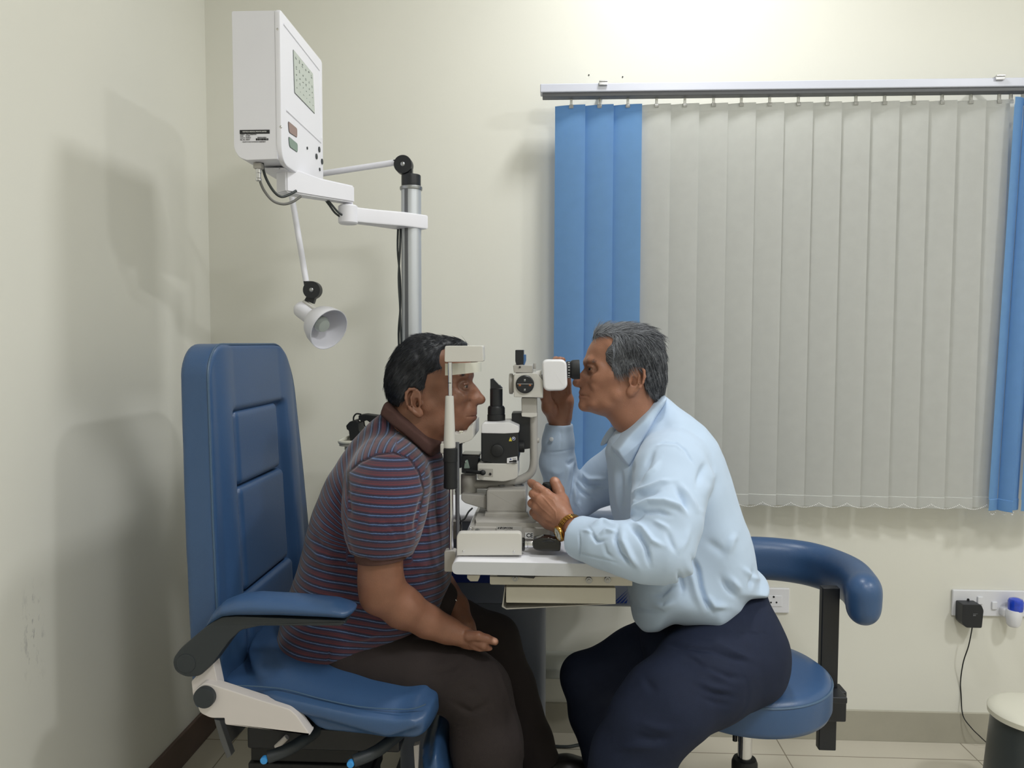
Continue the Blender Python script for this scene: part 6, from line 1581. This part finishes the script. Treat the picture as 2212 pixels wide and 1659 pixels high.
# cuffs: flat open ends
cd = (A(1262, 1164, -.238) - A(1300, 1175, -.268)); cd /= np.linalg.norm(cd); cc = A(1246, 1158, -.228)
S.comb(cc - .07, cc + .07, lambda X, Y, Z: -((X - cc[0]) * cd[0] + (Y - cc[1]) * cd[1] + (Z - cc[2]) * cd[2]), 0, 's')
S.cap(cc - cd * .03, cc + cd * .03, .0335, k=.002, op='s')
uc = A(1208, 916, .125)
S.comb(uc - (.07, .07, .01), uc + (.07, .07, .06), lambda X, Y, Z: (uc[2] - Z) + 0 * X + 0 * Y, 0, 's')
S.cap(uc - (0, 0, .03), uc + (0, 0, .03), .0285, k=.002, op='s')
fl2 = [([(860, 332), (920, 318), (1000, 322), (1060, 370), (1110, 460)], 2.0, -.0028), ([(870, 345), (920, 334), (1000, 340), (1050, 386)], 2.4, .0016),
       ([(690, 815), (740, 745), (820, 705), (920, 705), (1010, 735), (1075, 790)], 5.5, .0085), ([(700, 850), (780, 775), (880, 770), (980, 800)], 5.0, -.0055),
       ([(700, 650), (800, 620), (900, 578), (985, 566)], 5, .0065), ([(705, 690), (800, 660), (920, 625)], 5, -.0050), ([(985, 590), (1035, 680), (1080, 785)], 5, -.0060), ([(1010, 570), (1080, 670), (1130, 760), (1165, 770)], 6, .0055),
       ([(860, 350), (800, 480), (730, 590), (700, 650)], 6, -.0060), ([(900, 420), (850, 500), (760, 580)], 6, .0050),
       ([(690, 860), (750, 915), (800, 1000), (828, 1130)], 4.5, -.0075), ([(700, 830), (780, 880), (840, 960), (930, 1000)], 5.5, .0060), ([(620, 860), (600, 950), (632, 1040), (720, 1130)], 4, -.0060), ([(650, 880), (650, 960), (700, 1060), (760, 1150)], 6, .0060),
       ([(930, 880), (960, 960), (1000, 1050)], 6, -.0040), ([(1090, 840), (1060, 960), (1010, 1060)], 7, .0030), ([(840, 820), (930, 870), (960, 900)], 5, .0035),
       ([(430, 870), (460, 935), (480, 965), (540, 955)], 3.0, -.0050), ([(440, 860), (520, 828), (600, 850)], 4, .0050), ([(490, 930), (540, 890), (620, 900)], 3.5, .0040), ([(520, 960), (540, 1040), (600, 1080)], 4, -.0030),
       ([(365, 900), (368, 1000), (362, 1085)], 1.6, -.0030), ([(378, 890), (440, 900), (470, 940)], 2.5, .0030), ([(360, 1040), (480, 1070), (620, 1105)], 1.5, -.0015),
       ([(1130, 620), (1160, 520), (1200, 430)], 7, -.0050), ([(1190, 700), (1220, 560), (1250, 460)], 10, .0050), ([(1100, 1060), (1140, 1150), (1160, 1260), (1190, 1350), (1235, 1430)], 4.5, -.0090), ([(1060, 1080), (1100, 1200), (1130, 1320), (1180, 1420)], 8, .0075),
       ([(1180, 1300), (1240, 1380), (1350, 1390)], 7, .0070), ([(1280, 1190), (1330, 1270), (1400, 1340)], 6, -.0060), ([(1330, 1180), (1400, 1260), (1430, 1300)], 7, .0055), ([(1010, 1160), (1040, 1250), (1035, 1310)], 4.5, -.0065), ([(820, 1305), (900, 1310), (960, 1260), (1010, 1250)], 5, -.0065),
       ([(830, 1360), (920, 1390), (1000, 1350)], 7, .0060), ([(700, 1330), (760, 1400), (900, 1420)], 6, -.0040), ([(1400, 900), (1360, 960), (1340, 1060)], 8, .0040), ([(1500, 1130), (1490, 1220), (1470, 1290)], 5, -.0060), ([(1420, 1130), (1500, 1200), (1560, 1220)], 6, .0050), ([(1180, 950), (1280, 1020), (1330, 1080)], 10, -.0040),
       ([(760, 600), (730, 700), (700, 760)], 5, .0040), ([(640, 480), (640, 640), (650, 760)], 5, -.0040), ([(600, 480), (610, 640), (640, 820)], 5, .0035), ([(720, 420), (700, 540), (690, 640)], 4, -.0040),
       ([(345, 540), (420, 600), (550, 608)], 4.5, -.0070), ([(350, 500), (430, 560), (540, 560)], 5, .0060), ([(335, 560), (380, 640), (480, 700)], 4, -.0060), ([(330, 600), (345, 700), (400, 780)], 4.5, .0055), ([(345, 440), (342, 520), (330, 600), (310, 710)], 3.2, -.0065), ([(300, 430), (290, 540), (280, 620)], 5, .0035),
       ([(160, 385), (240, 380), (340, 360)], 1.8, -.0020), ([(270, 440), (300, 460), (340, 430)], 4, -.0040), ([(160, 500), (230, 520), (270, 500)], 7, .0030), ([(240, 215), (250, 300), (240, 380)], 1.5, -.0012),
       ([(760, 270), (720, 380), (680, 470)], 3, -.0030)]
v, q, t = S.arrays(); v = smooth_verts(v.astype(float), q, t, 2); n = vn(v, q, t)
v = v + n * (noise3(v, 24, 41) * .0030 + noise3(v, 60, 42) * .0014)[:, None]; n = vn(v, q, t)
v = folds(v, n, [(a_, w_ * 1.0, b_ * 1.35) for a_, w_, b_ in fl2], K7)
link_mesh('dress_shirt', mesh_np('dress_shirt', v, q, t), M_shirt, doc)
# collar
S = SDF(A(1270, 1010, 0) * (1, 0, 1) + (0, -.14, 0), A(1500, 830, 0) * (1, 0, 1) + (0, .17, 0), .0026)
cl = [(1040, 1275), (1200, 1110), (1380, 925), (1470, 870), (1530, 862), (1548, 900), (1500, 985), (1400, 1130), (1310, 1285), (1200, 1480), (1110, 1650), (1010, 1530), (930, 1408)]
S.inflate([(P(*K6(x, y), YD).x, P(*K6(x, y), YD).z) for x, y in cl], [(*[P(*K6(1450, 920), YD)[i] for i in (0, 2)], .070), (*[P(*K6(1200, 1200), YD)[i] for i in (0, 2)], .092), (*[P(*K6(1100, 1500), YD)[i] for i in (0, 2)], .105)], .012, YD, blur=1)
cw = [(1035, 1270), (1100, 1390), (1040, 1500), (930, 1410)]
S.inflate([(P(*K6(x, y), YD).x, P(*K6(x, y), YD).z) for x, y in [(985, 1235), (1045, 1278), (1000, 1350), (935, 1425), (880, 1450), (845, 1470), (880, 1380), (930, 1300)]], [(0, 0, .028)], .010, YD + .055, blur=1)
sdf_obj(S, 'shirt_collar', M_shirt, doc, 1)
# sleeve buttons and placket
for (x, y) in ((185, 298),):
    c = A(*K7(x, y), .085); MB().lathe([(0, .0025), (.004, .0025), (.0055, .0015), (.0055, 0)], c, (-.25, -1, .1), 20).obj('cuff_button', mat('pearl_button', (205, 210, 216), .25), doc)
# trousers
M_trous2 = mat('navy_trousers', (31, 38, 58), 0.8, vary=.07, vscale=40, bump=.25, bscale=1000, spec=.22)
S = SDF(A(1160, 1960, 0) * (1, 0, 1) + (0, -.36, 0), A(1720, 1240, 0) * (1, 0, 1) + (0, .30, 0), .005)
pv = [(1520, 1262), (1600, 1256), (1646, 1262), (1654, 1285), (1661, 1315), (1674, 1365), (1681, 1410), (1679, 1440), (1660, 1470), (1600, 1500), (1500, 1510), (1400, 1470), (1385, 1380), (1430, 1335)]
S.inflate([(P(x, y, YD).x, P(x, y, YD).z) for x, y in pv], [(*[P(1640, 1300, YD)[i] for i in (0, 2)], .155), (*[P(1600, 1400, YD)[i] for i in (0, 2)], .185), (*[P(1450, 1400, YD)[i] for i in (0, 2)], .18)], .09, YD, blur=3)
S.chain([(A(1600, 1408, -.075), .105), (A(1520, 1462, -.15), .100), (A(1440, 1520, -.215), .090), (A(1405, 1560, -.225), .084)], k=.03)
S.chain([(A(1405, 1560, -.225), .084), (A(1370, 1640, -.215), .088), (A(1330, 1750, -.19), .078), (A(1300, 1900, -.16), .07)], k=.02)
S.chain([(A(1500, 1400, .11), .100), (A(1380, 1425, .125), .078), (A(1266, 1463, .13), .064)], k=.03)
S.chain([(A(1264, 1463, .13), .063), (A(1284, 1540, .13), .060), (A(1314, 1640, .12), .060), (A(1350, 1880, .11), .055)], k=.018)
v, q, t = S.arrays(); v = smooth_verts(v.astype(float), q, t, 2); n = vn(v, q, t)
v = v + n * (noise3(v, 22, 51) * .0035 + noise3(v, 55, 52) * .0015)[:, None]; n = vn(v, q, t)
K4 = crop(1150, 1280, 550 / 2212)
v = folds(v, n, [([(1780, 362), (1900, 355), (2070, 358)], 1.6, -.0025), ([(1100, 430), (1350, 480), (1560, 500), (1700, 560), (1900, 600)], 6, -.0060), ([(1500, 400), (1650, 460), (1800, 540), (1950, 600)], 6, .0050), ([(1350, 560), (1500, 660), (1700, 730), (1850, 750)], 7, -.0060),
                 ([(1420, 620), (1600, 720), (1750, 780)], 7, .0060), ([(1400, 800), (1600, 880), (1800, 920)], 7, -.0060), ([(1380, 740), (1550, 830), (1750, 860)], 7, .0055), ([(1450, 900), (1600, 960), (1750, 980)], 6, -.0050), ([(850, 1230), (1050, 1280), (1250, 1260)], 8, -.0060),
                 ([(700, 1360), (900, 1330), (1100, 1340)], 8, .0060), ([(900, 1130), (1100, 1180), (1250, 1180)], 8, .0050), ([(1300, 500), (1420, 560), (1500, 620)], 6, .0040), ([(960, 700), (1010, 800), (1100, 880)], 9, -.0040)], K4)
link_mesh('trousers', mesh_np('trousers', v, q, t), M_trous2, doc)
shoe(doc, (A(1320, 1900, -.16)[0], -.15, .0), -1, -.1); shoe(doc, (A(1370, 1900, .11)[0], .11, .0), -1, .05)
# gold wristwatch
axw = A(1262, 1164, -.238) - hw; axw = Vector(axw / np.linalg.norm(axw))
M_gold = mat('gold_metal', (200, 158, 84), .25, metal=1.0, vary=.1, vscale=300)
wcn = Vector(hw) + axw * .004
e1 = Vector((-.42, -.84, -.34)); e1 = (e1 - axw * e1.dot(axw)).normalized(); e2 = axw.cross(e1)
ww = None; m = MB(); nl = 30; rw = .0292
for i in range(nl):
    a_ = 2 * math.pi * i / nl
    d = e1 * math.cos(a_) + e2 * math.sin(a_); tt_ = -e1 * math.sin(a_) + e2 * math.cos(a_)
    mm = Matrix((tt_, axw, d)).transposed()
    if abs(math.degrees(a_ if a_ < math.pi else a_ - 2 * math.pi)) < 26: continue
    for jx, wd in ((-.0052, .0042), (0, .0050), (.0052, .0042)):
        m.box(wcn + d * rw + axw * jx, (.0056, wd, .0022), .0008, rot=mm, seg=2)
watch = m.obj('wristwatch', M_gold, doc, label='gold watch with link bracelet')
cw_ = wcn + e1 * (rw + .0005)
MB().lathe([(.0, -.004), (.0155, -.004), (.0172, -.001), (.0172, .002), (.0158, .0042), (.0140, .0046), (.0138, .0034), (0, .0034)], cw_, e1, 48).obj('watch_case', M_gold, watch)
MB().lathe([(0, .0036), (.0136, .0036)], cw_, e1, 48, cap=False).obj('watch_dial', mat('silver_dial', (205, 205, 200), .3), watch)
m = MB()
for k in range(12):
    a_ = R(30 * k); d = e2 * math.sin(a_) + axw * -math.cos(a_); tt_ = e1.cross(d)
    m.box(cw_ + e1 * .0040 + d * .0118, (.0008, .0026, .0004), rot=Matrix((tt_, d, e1)).transposed())
for a_, ln in ((R(305), .007), (R(60), .010)):
    d = e2 * math.sin(a_) + axw * -math.cos(a_); tt_ = e1.cross(d); m.box(cw_ + e1 * .0042 + d * ln / 2, (.0009, ln, .0004), rot=Matrix((tt_, d, e1)).transposed())
m.obj('watch_hands', M_ink, watch)
